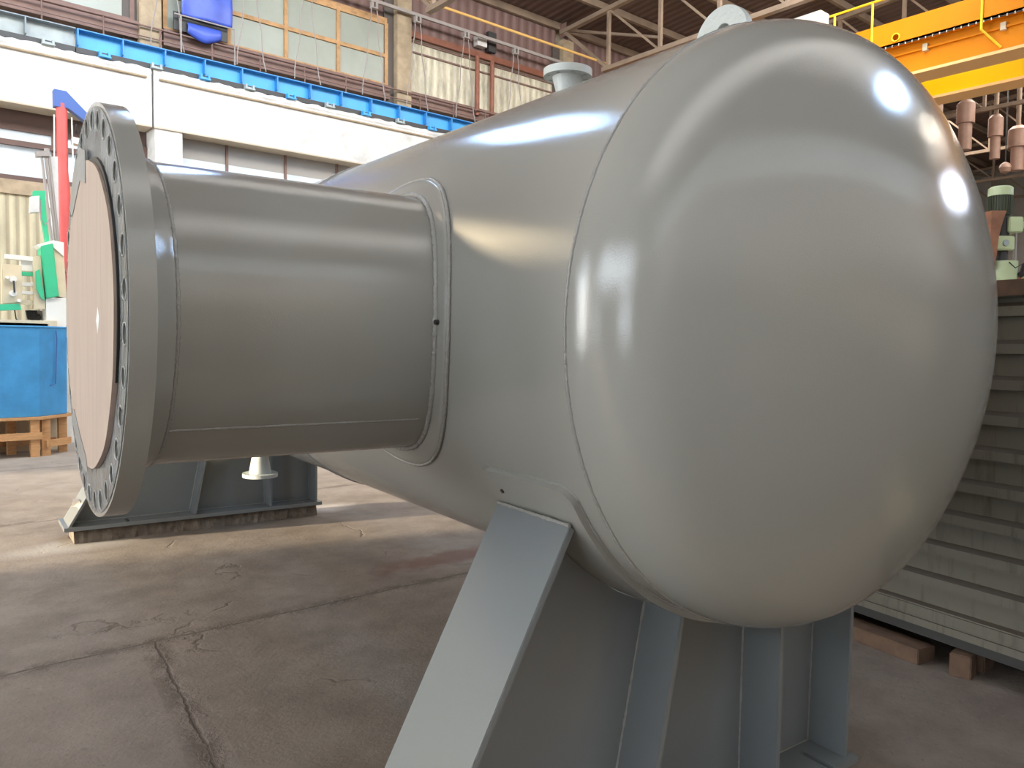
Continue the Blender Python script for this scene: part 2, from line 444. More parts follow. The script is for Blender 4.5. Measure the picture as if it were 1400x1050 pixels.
lathe_y([(1, YT0 + (YT1 - YT0) * i / 24) for i in range(25)]).build('shell', paint, vessel)
m = lathe_y([(r, YT0 - y) for r, y in prof_head])
m.f.append(tuple((len(prof_head) - 1) * 192 + k for k in range(192)))
m.build('dished_end', paint, vessel, smooth=80)
m = lathe_y([(r, YT1 + y) for r, y in prof_head])
m.f.append(tuple((len(prof_head) - 1) * 192 + k for k in range(192)))
m.build('dished_end', paint, vessel, smooth=80)
for ys, rr in ((YT0, 0.0058), (1.72, 0.0085), (3.7, 0.007), (YT1, 0.006)):
    N = 720
    MB().tube([v3(0.9995 * math.cos(2 * PI * k / N), ys + random.uniform(-.0012, .0012), 0.9995 * math.sin(2 * PI * k / N)) for k in range(N)],
              R * rr, 8, closed=True, jit=0.16).build('weld_seam', paint_weld, vessel, smooth=50)

# side nozzle, axis along -x
yn, zn, rn = 0.1501, 0.0031, 0.4893
X1, X2, XW = -1.978, -1.9125, -1.8305


def noz(prof, n=128, cap=False):
    m = MB(); vs = []
    for r, x in prof:
        for k in range(n):
            a = 2 * PI * k / n; vs.append(v3(x, yn + r * math.cos(a), zn + r * math.sin(a)))
    fs = [(i * n + k, i * n + (k + 1) % n, (i + 1) * n + (k + 1) % n, (i + 1) * n + k) for i in range(len(prof) - 1) for k in range(n)]
    if cap: fs += [tuple(range(n)), tuple((len(prof) - 1) * n + k for k in range(n))]
    return m.add(vs, fs)


nozzle = noz([(rn, XW), (rn, -1.5), (rn, -1.2), (rn, -0.82), (rn - 0.02, -0.82), (rn - 0.02, XW)]).build('side_nozzle', paint, vessel)
noz([(rn + 0.040, X2 + 0.001), (rn + 0.026, X2 + 0.02), (rn + 0.012, XW - 0.02), (rn + 0.002, XW)]).build('neck', paint, nozzle, smooth=60)
RF = 0.6393
bolts = [circle(0.588 * math.cos(2 * PI * (k + .5) / 32), 0.588 * math.sin(2 * PI * (k + .5) / 32), 0.0255, 20) for k in range(32)]
fl = MB().plate(circle(0, 0, RF, 128), [circle(0, 0, 0.462, 96)] + bolts, X1, X2, lambda u, v, d: v3(d, yn + u, zn + v))
flange = fl.build('flange', paint, nozzle, smooth=30, bevel=0.0)
# plastic film stretched over the machined face, cut out at every bolt hole
MB().plate(circle(0, 0, RF - 0.012, 128), [circle(0, 0, 0.44, 96)] + [circle(0.588 * math.cos(2 * PI * (k + .5) / 32), 0.588 * math.sin(2 * PI * (k + .5) / 32), 0.0285, 20) for k in range(32)],
           X1 - 0.0025, X1 - 0.0002, lambda u, v, d: v3(d, yn + u, zn + v)).build('face_film', film, flange)
tag(flange.children[0], 'wrinkled silver grey plastic film on the flange face')
for k in range(32):
    cx, cy = 0.588 * math.cos(2 * PI * (k + .5) / 32), 0.588 * math.sin(2 * PI * (k + .5) / 32)
    rim = MB().tube([v3(X1 - 0.003, yn + cx + 0.029 * math.cos(a * PI / 8), zn + cy + 0.029 * math.sin(a * PI / 8)) for a in range(16)], R * 0.002, 6, closed=True, jit=0.6).build('cut_film_edge', film_edge, flange)
# protective board over the bore
oc = []
for k in range(90):
    a = 2 * PI * k / 90; rr = 0.500 + 0.004 * math.sin(5 * a + 1) + 0.002 * math.sin(13 * a)
    oc.append((-0.012 + rr * math.cos(a), -0.012 + rr * 0.955 * math.sin(a)))
cover = MB().plate(oc, [], X1 - 0.0165, X1 - 0.003, lambda u, v, d: v3(d, yn + u, zn + v)).build('cover_board', board, nozzle, smooth=30)
tag(cover, 'round brown board closing the nozzle bore')
MB().plate(circle(0, 0, 0.472, 64), [circle(0, 0, 0.44, 64)], X1 - 0.009, X1 - 0.002, lambda u, v, d: v3(d, yn - 0.045 + u, zn + v)).build('shadow_gap_ring', rubber, nozzle)  # black ring added for the shadow gap at the edge of the board
MB().plate([(-0.29, -0.018), (-0.262, 0.016), (-0.232, -0.024), (-0.26, -0.064)], [], X1 - 0.0175, X1 - 0.0165,
           lambda u, v, d: v3(d, yn + u + 0.02, zn + v)).build('diamond_sticker', white_pl, cover)
for pts in ([(-0.02, 0.40), (-0.02, 0.50), (0.10, 0.53), (0.26, 0.47), (0.36, 0.36), (0.30, 0.33), (0.10, 0.425)],
            [(0.20, -0.47), (0.10, -0.50), (-0.02, -0.505), (0.02, -0.46), (0.16, -0.40), (0.30, -0.33), (0.36, -0.36)]):
    MB().plate(pts, [], X1 - 0.0185, X1 - 0.0167, lambda u, v, d: v3(d, yn + u, zn + v)).build('silver_tape', tape, cover)
# weld neck seam and the long seam of the nozzle pipe
N = 360
MB().tube([v3(XW + random.uniform(-.001, .001), yn + rn * math.cos(2 * PI * k / N), zn + rn * math.sin(2 * PI * k / N)) for k in range(N)], R * 0.0065, 8, True, 0.2).build('weld_seam', paint_weld, nozzle, smooth=50)
an = math.radians(-135.6)
MB().tube([v3(XW + 0.84 * k / 140, yn + rn * math.cos(an) + random.uniform(-.001, .001), zn + rn * math.sin(an)) for k in range(141)], R * 0.0048, 8, False, 0.2).build('long_weld_seam', paint_weld, nozzle, smooth=50)


def on_shell(rho, a, rad=1.0):
    y = yn + rho * math.cos(a); z = zn + rho * math.sin(a)
    return v3(-math.sqrt(max(rad * rad - z * z, 0)), y, z)


# reinforcing pad
N = 144; rp = 0.5594; vs = []; rings = [(rn - 0.005, 1.0135), (rn + 0.02, 1.0135), (rp - 0.02, 1.0135), (rp - 0.003, 1.0135), (rp, 1.010), (rp, 0.998)]
for rho, rad in rings:
    for k in range(N): vs.append(on_shell(rho, 2 * PI * k / N, rad))
MB().add(vs, [(i * N + k, i * N + (k + 1) % N, (i + 1) * N + (k + 1) % N, (i + 1) * N + k) for i in range(len(rings) - 1) for k in range(N)]).build('reinforcing_pad', paint, nozzle, smooth=60)
MB().tube([on_shell(rn + 0.006, 2 * PI * k / 480, 1.016) for k in range(480)], R * 0.0095, 8, True, 0.22).build('weld_seam', paint_weld, nozzle, smooth=50)
MB().tube([on_shell(rp + 0.003, 2 * PI * k / 480, 1.006) for k in range(480)], R * 0.0075, 8, True, 0.22).build('weld_seam', paint_weld, nozzle, smooth=50)
p0 = on_shell(0.508, PI, 1.013)
MB().cyl(p0, p0 + Vector((-0.012, 0, 0)), 0.0085, 0.0075, 12).build('telltale_plug', dark_steel, nozzle)


# top nozzle and drain
def small_nozzle(name, x, y, zroot, zface, rf, rneck, label, nb=8, th=0.033):
    s = 1 if zface > 0 else -1
    o = MB().ring_lathe([(R * rneck * .80, 0), (R * rneck * .80, R * abs(zface - zroot) * .35), (R * rneck * .86, R * abs(zface - zroot) * .45),
                         (R * rneck * 1.28, R * (abs(zface - zroot) - th))], v3(x, y, zroot), (0, 0, s), 40).build(name, pale_lit_paint, vessel, smooth=40)
    tag(o, label)
    holes = [circle(rf * .8 * math.cos(2 * PI * (k + .5) / nb), rf * .8 * math.sin(2 * PI * (k + .5) / nb), rf * .085, 12) for k in range(nb)]
    MB().plate(circle(0, 0, rf, 56), [circle(0, 0, rneck * .6, 24)] + holes, zface - s * th, zface, lambda u, v, d: v3(x + u, y + v, d)).build('nozzle_flange', pale_lit_paint, o, smooth=30, bevel=0.0)
    MB().tube([v3(x + rneck * .83 * math.cos(a * PI / 24), y + rneck * .83 * math.sin(a * PI / 24), zroot + s * abs(zface - zroot) * .38) for a in range(48)], R * .004, 6, True, .2).build('weld_seam', pale_lit_paint, o)
    return o


small_nozzle('top_nozzle', 0.0, 0.245, 0.985, 1.190, 0.112, 0.056, 'grey flanged nozzle standing on the shell, coloured pale for bright light')
small_nozzle('drain_nozzle', 0.0, 4.62, -0.985, -1.40, 0.158, 0.078, 'pale grey flanged drain under the shell')

# lifting lug: thick round-headed plate along the axis
ol = [(-0.150, -0.06)] + [(-0.122 * math.cos(a), 0.068 + 0.122 * math.sin(a)) for a in [PI * k / 24 for k in range(25)]] + [(0.150, -0.06)]
lug = MB().plate(ol, [circle(-0.01, 0.092, 0.032, 24)], -0.0165, 0.0165, lambda u, v, d: v3(d, -0.662 + u, 1.0 + v)).build('lifting_lug', pale_lit_paint, vessel, smooth=30, bevel=0.003)
tag(lug, 'pale grey round lifting lug on top')


def saddle(yw, y0, y1, zt, zb, xl_top, slope, label, bracket=False):
    """web plate with ribs, sloped end plate, base plate and curved wear plate"""
    zl = zt
    xr = 0.715; r0 = 1.026; t = 0.011
    x_at = lambda z: xl_top + slope * (z + 0.60)
    xb = x_at(zl)
    pts = [(xb, zl), (xr, zl)]
    aR = math.atan2(-math.sqrt(r0 ** 2 - xr ** 2), xr); aL = math.atan2(-0.60, xl_top)
    a_s, a_e = aR, aL
    if a_e > a_s: a_e -= 2 * PI
    pts += [(r0 * math.cos(a_s + (a_e - a_s) * k / 40), r0 * math.sin(a_s + (a_e - a_s) * k / 40)) for k in range(41)]
    web = MB().plate(pts, [], yw - t, yw + t, lambda u, v, d: v3(u, d, v)).build('saddle', saddle_paint, vessel, smooth=20)
    tag(web, label)
    xt = r0 * math.cos(aL); ztp = r0 * math.sin(aL)
    th = 0.011
    # sloped end plate
    MB().plate([(xt - 0.005, ztp + 0.006), (xb - 0.004, zl), (xb - 0.004 - 2 * th, zl), (xt - 2 * th - 0.004, ztp + 0.020)], [], y0, y1, lambda u, v, d: v3(u, d, v)).build('end_plate', saddle_paint, web, smooth=20, bevel=0.002)
    # ribs on both sides of the web
    for (xa, xbm, nm) in ((-0.325, -0.475, 'rib'), (0.232, 0.245, 'rib'), (0.705, 0.712, 'rib')):
        za = -math.sqrt(r0 ** 2 - xa ** 2)
        for ya, yb in ((y0 + 0.004, yw - t), (yw + t, y1 - 0.004)):
            MB().plate([(xa - th, za + .004), (xa + th, za - .003), (xbm + th, zl), (xbm - th, zl)], [], ya, yb, lambda u, v, d: v3(u, d, v)).build('rib', saddle_paint, web, smooth=20, bevel=0.0015)
        # fillet weld between rib and web on the camera side
        MB().tube([v3(xa - th - 0.002 + (xbm - xa) * k / 60, yw - t - 0.002, za + (zl - za) * k / 60) for k in range(61)], R * 0.0042, 6, False, 0.35).build('weld_seam', paint_weld, web)
    MB().tube([v3(xb + (xr - xb) * k / 160, yw - t - 0.002, zl + 0.001) for k in range(161)], R * 0.004, 6, False, 0.3).build('weld_seam', paint_weld, web)
    MB().tube([v3(xt - 2 * th - 0.004, y0 + (y1 - y0) * k / 50, ztp + 0.021) for k in range(51)], R * 0.0055, 6, False, 0.3).build('weld_seam', paint_weld, web)
    # base plate with slots
    def slot(cx, cy, l, r):
        return [(cx + r * math.cos(a), cy + l + r * math.sin(a)) for a in [PI * k / 8 for k in range(9)]] + [(cx + r * math.cos(a), cy - l + r * math.sin(a)) for a in [PI + PI * k / 8 for k in range(9)]]
    yc = (y0 + yw) / 2 - 0.02
    sl = [slot(0.583, yc - 0.02, 0.062, 0.013), slot(-1.05, yc, 0.05, 0.016), slot(0.583, 2 * yw - yc + 0.02, 0.05, 0.016)]
    MB().plate([(xb - 0.06, y0 - 0.022), (0.765, y0 - 0.022), (0.765, y1 + 0.022), (xb - 0.06, y1 + 0.022)], sl, zb, zt, lambda u, v, d: v3(u, v, d)).build('base_plate', saddle_paint, web, smooth=20)
    # wear plate: curved strip with rounded corners, standing proud of the shell
    ang_top = math.atan2(-0.478, -0.892) % (2 * PI); ang_end = 2 * PI - math.radians(28)
    ya, yb = y0 - 0.055, y1 + 0.018; cr = 0.055
    NA = 96; NY = 12
    def ylim(a):
        d = min(a - ang_top, ang_end - a)
        c = cr - math.sqrt(max(cr * cr - (cr - d) ** 2, 0)) if d < cr else 0
        return ya + c, yb - c * 0.12
    angs = sorted(set([ang_top + cr * (1 - math.cos(PI / 2 * k / 8)) for k in range(9)] + [ang_end - cr * (1 - math.cos(PI / 2 * k / 8)) for k in range(9)] +
                      [ang_top + cr + (ang_end - ang_top - 2 * cr) * k / NA for k in range(NA + 1)]))
    vs = []; fs = []
    for rr in (0.999, 1.024):
        for a in angs:
            l0, l1 = ylim(a)
            for j in range(NY + 1): vs.append(v3(rr * math.cos(a), l0 + (l1 - l0) * j / NY, rr * math.sin(a)))
    n = len(angs); w = NY + 1; off = n * w
    for i in range(n - 1):
        for j in range(NY):
            fs.append((off + i * w + j, off + i * w + j + 1, off + (i + 1) * w + j + 1, off + (i + 1) * w + j))
    loop = [i * w for i in range(n)] + [(n - 1) * w + j for j in range(1, w)] + [i * w + NY for i in range(n - 2, -1, -1)] + [j for j in range(NY - 1, 0, -1)]
    for k in range(len(loop)):
        a_, b_ = loop[k], loop[(k + 1) % len(loop)]; fs.append((a_, b_, b_ + off, a_ + off))
    MB().add(vs, fs).build('wear_plate', paint, web, smooth=40)
    lp = [Vector(vs[i]) for i in [j for j in range(NY, 0, -1)] + [i * w for i in range(n)]]
    MB().tube([p + Vector((random.uniform(-.001, .001), random.uniform(-.001, .001), random.uniform(-.001, .001))) for p in lp], R * 0.0065, 6, False, 0.25).build('weld_seam', paint_weld, web, smooth=50)
    if not bracket:
        a = math.atan2(-0.536, -0.845); q = v3(1.016 * math.cos(a), -0.545, 1.016 * math.sin(a))
        MB().cyl(q, q + Vector((-0.010, 0, -0.006)), 0.008, 0.007, 12).build('telltale_plug', dark_steel, web)
    else:
        z0b = -1.60; xx = x_at(z0b) - 0.03
        MB().add([v3(xx, yw - 0.10, z0b + .02), v3(xx - .055, yw - .06, z0b + .02), v3(xx - .055, yw - .04, z0b - .035), v3(xx, yw - .10, z0b - .035),
                  v3(xx, yw + 0.03, z0b + .02), v3(xx - .045, yw + .01, z0b + .02), v3(xx - .045, yw + .01, z0b - .035), v3(xx, yw + .03, z0b - .035)],
                 [(0, 1, 2, 3), (7, 6, 5, 4), (0, 4, 5, 1), (1, 5, 6, 2), (2, 6, 7, 3), (3, 7, 4, 0)]).build('earthing_bracket', gray_rail, web)
    return web


saddle(-0.678, -0.869, -0.487, -1.776, -1.811, -0.790, 0.535, 'near saddle under the dished end')
saddle(5.22, 5.03, 5.41, -1.785, -1.820, -0.815, 0.575, 'far saddle under the drain', bracket=True)

# packer under the far saddle (world axes, follows the saddle)
pk = thing('concrete_packer', (0, 0, 0), 'low rough brown packing strip lying on the floor under the far saddle', 'packing strip')
pk.rotation_euler = (0, 0, math.atan2(BT[1][0], BT[0][0]))
c0 = BT @ Vector((R * -1.48, R * 5.06, R * -1.82)); c1 = BT @ Vector((R * 0.72, R * 5.38, R * -1.82))
pk.location = (c0.x, c0.y, 0)
m = MB(); L_ = 2.2 * R; D_ = 0.32 * R; NX = 60
vs = []
for i in range(NX + 1):
    x = L_ * i / NX; top = (c0.z + H) * (1 - i / NX) + (c1.z + H) * (i / NX) - 0.004
    j0 = random.uniform(-.012, .012); j1 = random.uniform(-.02, .01)
    top = min(top, 0.2)
    vs += [(x, -0.035 + j0, 0), (x, 0.0 + j1 * .5, top - 0.012), (x, 0.02, top - 0.002), (x, D_, top - 0.002), (x, D_ + .01, 0)]
fs = [(i * 5 + k, i * 5 + k + 1, i * 5 + 5 + k + 1, i * 5 + 5 + k) for i in range(NX) for k in range(4)] + [(0, 1, 2, 3, 4), tuple(NX * 5 + k for k in (4, 3, 2, 1, 0))]
pkm = m.add(vs, fs).build('strip_body', packer_m, pk, smooth=0)

# ------------------------------------------------------------------ hall shell
X0, X9, YB, YF = -18.0, 46.0, 15.9, -12.5
ROOF = lambda y: 11.45 + (15.9 - y) * 0.075 if y > 1.7 else 11.45 + 14.2 * 0.075 - (1.7 - y) * 0.075


def struct(name, mb, m, smooth=0):
    o = mb.build(name, m, None, smooth=smooth); o['kind'] = 'structure'; return o


struct('floor', MB().box((X0, YF, -0.25), (X9, YB, 0)), floor_m)
rf = MB()
for ya, yb in ((YB, 1.7), (1.7, YF)):
    za, zb_ = ROOF(ya), ROOF(yb + (1e-6 if yb == 1.7 and ya > 1.7 else 0))
    zb_ = 11.45 + 14.2 * 0.075 if yb == 1.7 else zb_; za = 11.45 + 14.2 * 0.075 if ya == 1.7 else za
    vs = [(X0, ya, za), (X9, ya, za), (X9, yb, zb_), (X0, yb, zb_)]
    rf.add(vs + [(a, b, c + 0.12) for a, b, c in vs], [(0, 1, 2, 3), (7, 6, 5, 4), (0, 4, 5, 1), (1, 5, 6, 2), (2, 6, 7, 3), (3, 7, 4, 0)])
struct('ceiling', rf, roof_sheet)
grey_wall = mat('plain_hall_wall', (0.40, 0.37, 0.33), 0.8, var=0.3, vscale=0.6)
struct('wall_front', MB().box((X0, YF - 0.3, 0), (X9, YF, 11.0)), grey_wall)
struct('wall_right', MB().box((X9, YF, 0), (X9 + 0.3, YB, 12.6)), grey_wall)
wl = MB()


def wall_rects(mb, x, ys, zs, open_):
    """wall at x built round its openings"""
    for i in range(len(ys) - 1):
        for j in range(len(zs) - 1):
            if (i, j) in open_: continue
            mb.box((x - 0.3, ys[i], zs[j]), (x, ys[i + 1], zs[j + 1]))


wall_rects(wl, X0, [YF, -7.5, -5.0, 3.3, 4.2, 9.2, 14.4, YB], [0, 0.4, 4.3, 6.5, 9.2, 12.6], {(1, 1), (3, 1), (1, 3), (2, 3), (3, 3), (5, 0), (5, 1), (5, 2), (5, 3)})
struct('wall_left', wl, grey_wall)

# back wall: solid parts behind beams and girders, sheets above
wb = MB()
wb.box((X0, 15.9, 0), (X9, 16.1, 12.0))
struct('wall_back', wb, lower_wall)
# high mauve cladding
for i, (xa, xb) in enumerate(((X0, 2.5), (3.0, 8.55), (9.15, 14.5), (15.0, X9))):
    struct('trim_%d' % (i + 1), MB().box((xa, 15.72, 9.92 if i < 2 else 9.85), (xb, 15.88, 11.5)), mauve_sheet)
struct('trim_5', MB().box((15.0, 15.74, 7.3), (X9, 15.88, 9.85)), brown_panel)
# brown sill beams under the upper windows, and beige band below
for i, (xa, xb) in enumerate(((X0, 2.5), (3.0, 8.55), (9.15, 14.5))):
    struct('trim_%d' % (i + 6), MB().box((xa, 15.55, 7.93), (xb, 15.88, 8.19)), brown_steel)
    struct('trim_%d' % (i + 9), MB().box((xa, 15.50, 8.21), (xb, 15.70, 8.26)), brown_steel)
struct('trim_12', MB().box((X0, 15.62, 9.86), (8.5, 15.72, 9.98)), wood_frame)

# upper windows: wooden frames with frosted panes
wn = 0


def upper_window(xa, xb, zs, frame_m, pane_m, w=0.09, pitch=1.355):
    global wn
    wn += 1
    o = thing('window_%d' % wn, (xa, 15.66, zs[0]), None, None, kind='structure')
    n = max(1, round((xb - xa) / pitch)); L = xb - xa; Z = zs[-1] - zs[0]
    fm = MB()
    for k in range(n + 1): fm.box((L * k / n - w / 2, -0.05, 0), (L * k / n + w / 2, 0.04, Z))
    for z in zs: fm.box((0, -0.045, z - zs[0] - w / 2), (L, 0.035, z - zs[0] + w / 2))
    fm.build('window_frame', frame_m, o, smooth=0)
    MB().box((0, 0.0, 0), (L, 0.02, Z)).build('window_pane', pane_m, o, smooth=0)
    return o


upper_window(3.06, 8.48, (8.29, 9.03, 9.85), wood_frame, glass_green)
upper_window(-2.95, 2.40, (8.29, 9.03, 9.85), brown_steel, glass_green)
upper_window(-9.4, -3.6, (8.29, 9.03, 9.85), brown_steel, glass_warm)
upper_window(-15.4, -9.9, (8.29, 9.03, 9.85), brown_steel, glass_green)
o = upper_window(9.2, 14.45, (8.24, 9.33, 9.6), brown_steel, upper_cream, w=0.04, pitch=5.3)

# lower walls between white columns
struct('trim_13', MB().box((X0, 15.6, 5.72), (2.65, 15.85, 6.3)), brown_panel)
struct('trim_14', MB().box((X0, 15.55, 4.45), (2.65, 15.85, 4.72)), concrete_tan)
struct('trim_15', MB().box((X0, 15.6, 0.0), (2.65, 15.85, 4.46)), cream_sheet)


def lower_window(xa, xb, z0, z1, zm, pa, pb, frame_m, mull, w=0.06, y=15.6):
    global wn
    wn += 1
    o = thing('window_%d' % wn, (xa, y, z0), None, None, kind='structure'); L = xb - xa
    fm = MB()
    for x in [0, L] + [q - xa for q in mull]: fm.box((x - w / 2, -0.05, 0), (x + w / 2, 0.04, z1 - z0))
    for z in (0, z1 - z0): fm.box((0, -0.045, z - w / 2), (L, 0.035, z + w / 2))
    fm.build('window_frame', frame_m, o, smooth=0)
    MB().box((0, 0, 0), (L, 0.02, zm - z0)).build('lower_pane', pb, o, smooth=0)
    MB().box((0, 0, zm - z0), (L, 0.02, z1 - z0)).build('upper_pane', pa, o, smooth=0)
    return o


lower_window(-3.4, 2.6, 4.74, 5.72, 5.40, glass_bright, glass_bright, brown_panel, (0.95, -1.2), 0.13)
lw = wn
struct('trim_16', MB().box((-3.4, 15.5, 5.36), (2.6, 15.58, 5.46)), brown_panel)
lower_window(3.22, 8.6, 4.5, 6.1, 5.60, glass_grey, glass_bright, brown_steel, (4.28, 5.65, 6.97), 0.05, 15.45)
lower_window(9.2, 14.6, 4.5, 6.1, 5.60, glass_grey, glass_bright, brown_steel, (10.28, 11.65, 12.97), 0.05, 15.45)

# columns: whitewashed lower shafts, tan upper shafts
colw = colt = None
for k in range(-3, 8):
    x = 2.65 + 6 * k
    lab = ('whitewashed concrete column under the joint of the crane beams' if k == 0 else
           'whitewashed concrete column along the back wall, hidden low behind the vessel' if k > 0 else 'whitewashed concrete column by the machine bay')
    if not (-1 <= k <= 3): continue
    c = MB().box((-0.275, -0.3, 0), (0.275, 0.3, 6.07)).build('lower_column', concrete_w, None, smooth=0, bevel=0.012)
    c.location = (x + 0.275, 15.32, 0)
    tag(c, lab, 'column', 'whitewashed columns')
for k, lab in ((0, 'tan concrete upper column left of the hanging blue tarp'), (1, 'tan concrete upper column between frosted windows and cream sheets'),
               (2, 'tan concrete upper column behind the top nozzle, where the near truss lands')):
    c = MB().box((-0.22, -0.2, 0), (0.22, 0.2, 3.75)).build('upper_column', concrete_tan, None, smooth=0, bevel=0.015)
    c.location = ((2.72, 8.93, 14.82)[k], 15.66, 7.22)
    tag(c, lab, 'column')
    s = MB().box((-0.14, -0.12, 0), (0.14, 0.10, 3.5)).build('shaded_reveal', reveal_shade, c, smooth=0)  # dark box standing in for the shaded reveal left of the column
    s.location = (-0.36, 0.1, 0.02)

# concrete crane beams
rng = random.Random(3)
for k, (xa, xb, lab) in enumerate(((-9.2, 2.59, 'whitewashed concrete crane beam above the machine bay, left of the cracked joint'),
                                   (2.63, 14.6, 'whitewashed concrete crane beam running behind the vessel, right of the cracked joint'))):
    o = thing('crane_beam', (xa, 15.0, 6.05), lab, 'beam')
    L = xb - xa; n = int(L / 0.12); vs = []
    for i in range(n + 1):
        x = L * i / n; e = rng.uniform(-.02, .02)
        vs += [(x, 0, 0), (x, 0, 1.02 + e * .3), (x, -0.02 + e * .3, 1.06), (x, 0.02, 1.15 + e), (x, 0.5, 1.15), (x, 0.5, 0)]
    fs = [(i * 6 + a, i * 6 + (a + 1) % 6, i * 6 + 6 + (a + 1) % 6, i * 6 + 6 + a) for i in range(n) for a in range(6)] + [tuple(range(6)), tuple(n * 6 + a for a in range(5, -1, -1))]
    MB().add(vs, fs).build('beam_body', concrete_w, o, smooth=0)
    MB().tube([(0.1, -0.035, 0.955), (L - 0.1, -0.035, 0.955)], 0.022, 8).build('conduit', concrete_tan, o)
    fm = MB().box((0, -0.012, -0.03), (L, 0.5, 0.0)); fm.build('bottom_flange', lower_wall, o, smooth=0)

# blue runway girder on the beams
def girder(xa, xb, web_m, edge_m, label, stiff, own):
    o = thing('runway_girder', (xa, 15.12, 7.32), label, 'girder')
    L = xb - xa
    MB().box((0, 0.02, 0.0), (L, 0.04, 0.335)).build('web', web_m, o, smooth=0)
    MB().box((0, -0.13, 0.315), (L, 0.16, 0.335)).build('top_flange', edge_m, o, smooth=0)
    MB().box((0, -0.02, 0.0), (L, 0.10, 0.018)).build('bottom_flange', web_m, o, smooth=0)
    for s in stiff:
        MB().box((s - xa - 0.012, -0.125, 0.018), (s - xa + 0.012, 0.02, 0.315)).build('stiffener', edge_m, o, smooth=0)
    MB().box((0, -0.05, -0.105), (L, 0.1, 0.0)).build('rail_pad', dark_steel, o, smooth=0)
    return o


edge_blue = mat('blue_girder_edge', (0.035, 0.22, 0.50), 0.45)
g1 = girder(-8.0, 1.22, steel_prime, prime_edge, 'unpainted pale grey-green runway girder at the far left on the concrete beam', [0.39 - 0.82 * k for k in range(8)], 0)
g2 = girder(1.24, 14.8, steel_blue, edge_blue, 'bright blue painted runway girder lying on the white concrete beam', [1.26 + 0.805 * k for k in range(16)], 1)
for k in range(11):
    x = 0.75 + 0.97 * k - 1.24
    gg = g2
    if k == 0: gg = g1; x += 1.24 + 8.0
    b = MB(); b.box((x - 0.11, -0.19, -0.115), (x + 0.11, -0.04, -0.095)); b.box((x - 0.10, -0.17, -0.095), (x - 0.06, -0.05, -0.01)); b.box((x + 0.06, -0.17, -0.095), (x + 0.10, -0.05, -0.01))
    b.box((x - 0.06, -0.12, -0.095), (x + 0.06, -0.05, -0.05))
    b.build('rail_clip', steel_blue if k % 2 else steel_prime, gg, smooth=0)

# walkway railing along the back wall
rl = thing('walkway_railing', (-4.0, 15.38, 7.66), 'thin brown walkway railing running behind the blue girder', 'railing')
MB().tube([(0, 0, 0.50), (18.0, 0, 0.50)], 0.022, 6).build('handrail', brown_steel, rl)
MB().tube([(0, 0, 0.28), (18.0, 0, 0.28)], 0.015, 6).build('midrail', brown_steel, rl)
for k in range(17):
    MB().tube([(0.4 + 1.08 * k, 0, 0), (0.4 + 1.08 * k, 0, 0.5)], 0.017, 6).build('post', brown_steel, rl)

# festoon rail with trolleys and hanging cables
fr = thing('festoon_rail', (-1.0, 15.30, 10.145), 'grey festoon cable rail running in front of the upper columns', 'cable rail')
MB().box((0, -0.03, -0.03), (15.4, 0.03, 0.05)).build('rail_channel', gray_rail, fr, smooth=0)
for k, x in enumerate((3.0, 4.80, 6.15, 7.93, 9.22, 10.78, 12.55)):
    labs = ('above the blue tarp', 'in front of the left frosted panes', 'in front of the middle frosted panes', 'by the second column',
            'just right of the second column', 'by the rust-red pipes', 'next to the top nozzle')
    t = thing('cable_trolley', (x, 15.30, 10.09), 'small cable trolley with two hanging cables ' + labs[k], 'cable trolley', 'festoon cable trolleys')
    MB().box((-0.09, -0.05, -0.10), (-0.03, 0.05, 0.02)).box((0.03, -0.05, -0.10), (0.09, 0.05, 0.02)).box((-0.09, -0.05, -0.13), (0.09, 0.05, -0.10)).build('trolley_body', gray_rail, t, smooth=0)
    for s in (-1, 1):
        MB().tube([(s * (0.09 + 0.25 * (i / 10) ** 1.2) + 0.02 * math.sin(i * 1.3), 0.02 * s, -0.1 - 2.2 * i / 10) for i in range(11)], 0.013, 6).build('cable', gray_rail, t)

# blue tarp over a wire frame between column and window
tp = thing('hanging_tarp', (3.28, 15.36, 8.25), 'bright blue tarp hanging over a wire frame in the window beside the left column', 'tarp')
vs = []; NX_, NZ_ = 16, 20
for i in range(NX_ + 1):
    for j in range(NZ_ + 1):
        u = i / NX_; w_ = j / NZ_
        vs.append((u * 1.08, -0.10 + 0.03 * math.sin(u * 9) + 0.02 * math.sin(w_ * 7 + u * 3), 0.30 + w_ * 1.3))
s1 = MB().add(vs, [(i * (NZ_ + 1) + j, (i + 1) * (NZ_ + 1) + j, (i + 1) * (NZ_ + 1) + j + 1, i * (NZ_ + 1) + j + 1) for i in range(NX_) for j in range(NZ_)]).build('sheet', tarp, tp, smooth=80)
so = s1.modifiers.new('thickness', 'SOLIDIFY'); so.thickness = 0.012
vs = []
for i in range(NX_ + 1):
    u = i / NX_; sag = -0.14 * (1 - abs(2 * u - 1) ** 1.5)
    for j in range(6):
        w_ = j / 5; vs.append((0.14 + u * 0.72, -0.02 - 0.06 * math.sin(PI * w_), 0.22 * w_ + sag * (1 - w_) ** 1.3 - 0.02))
s2 = MB().add(vs, [(i * 6 + j, (i + 1) * 6 + j, (i + 1) * 6 + j + 1, i * 6 + j + 1) for i in range(NX_) for j in range(5)]).build('sagging_hem', tarp, tp, smooth=80)
so = s2.modifiers.new('thickness', 'SOLIDIFY'); so.thickness = 0.012
MB().tube([(-0.15, -0.12, 0.27), (1.12, -0.12, 0.27), (1.12, -0.12, -0.5)], 0.018, 6).tube([(-0.02, -0.12, 0.27), (-0.02, -0.12, -0.5)], 0.018, 6).build('wire_frame', gray_rail, tp)
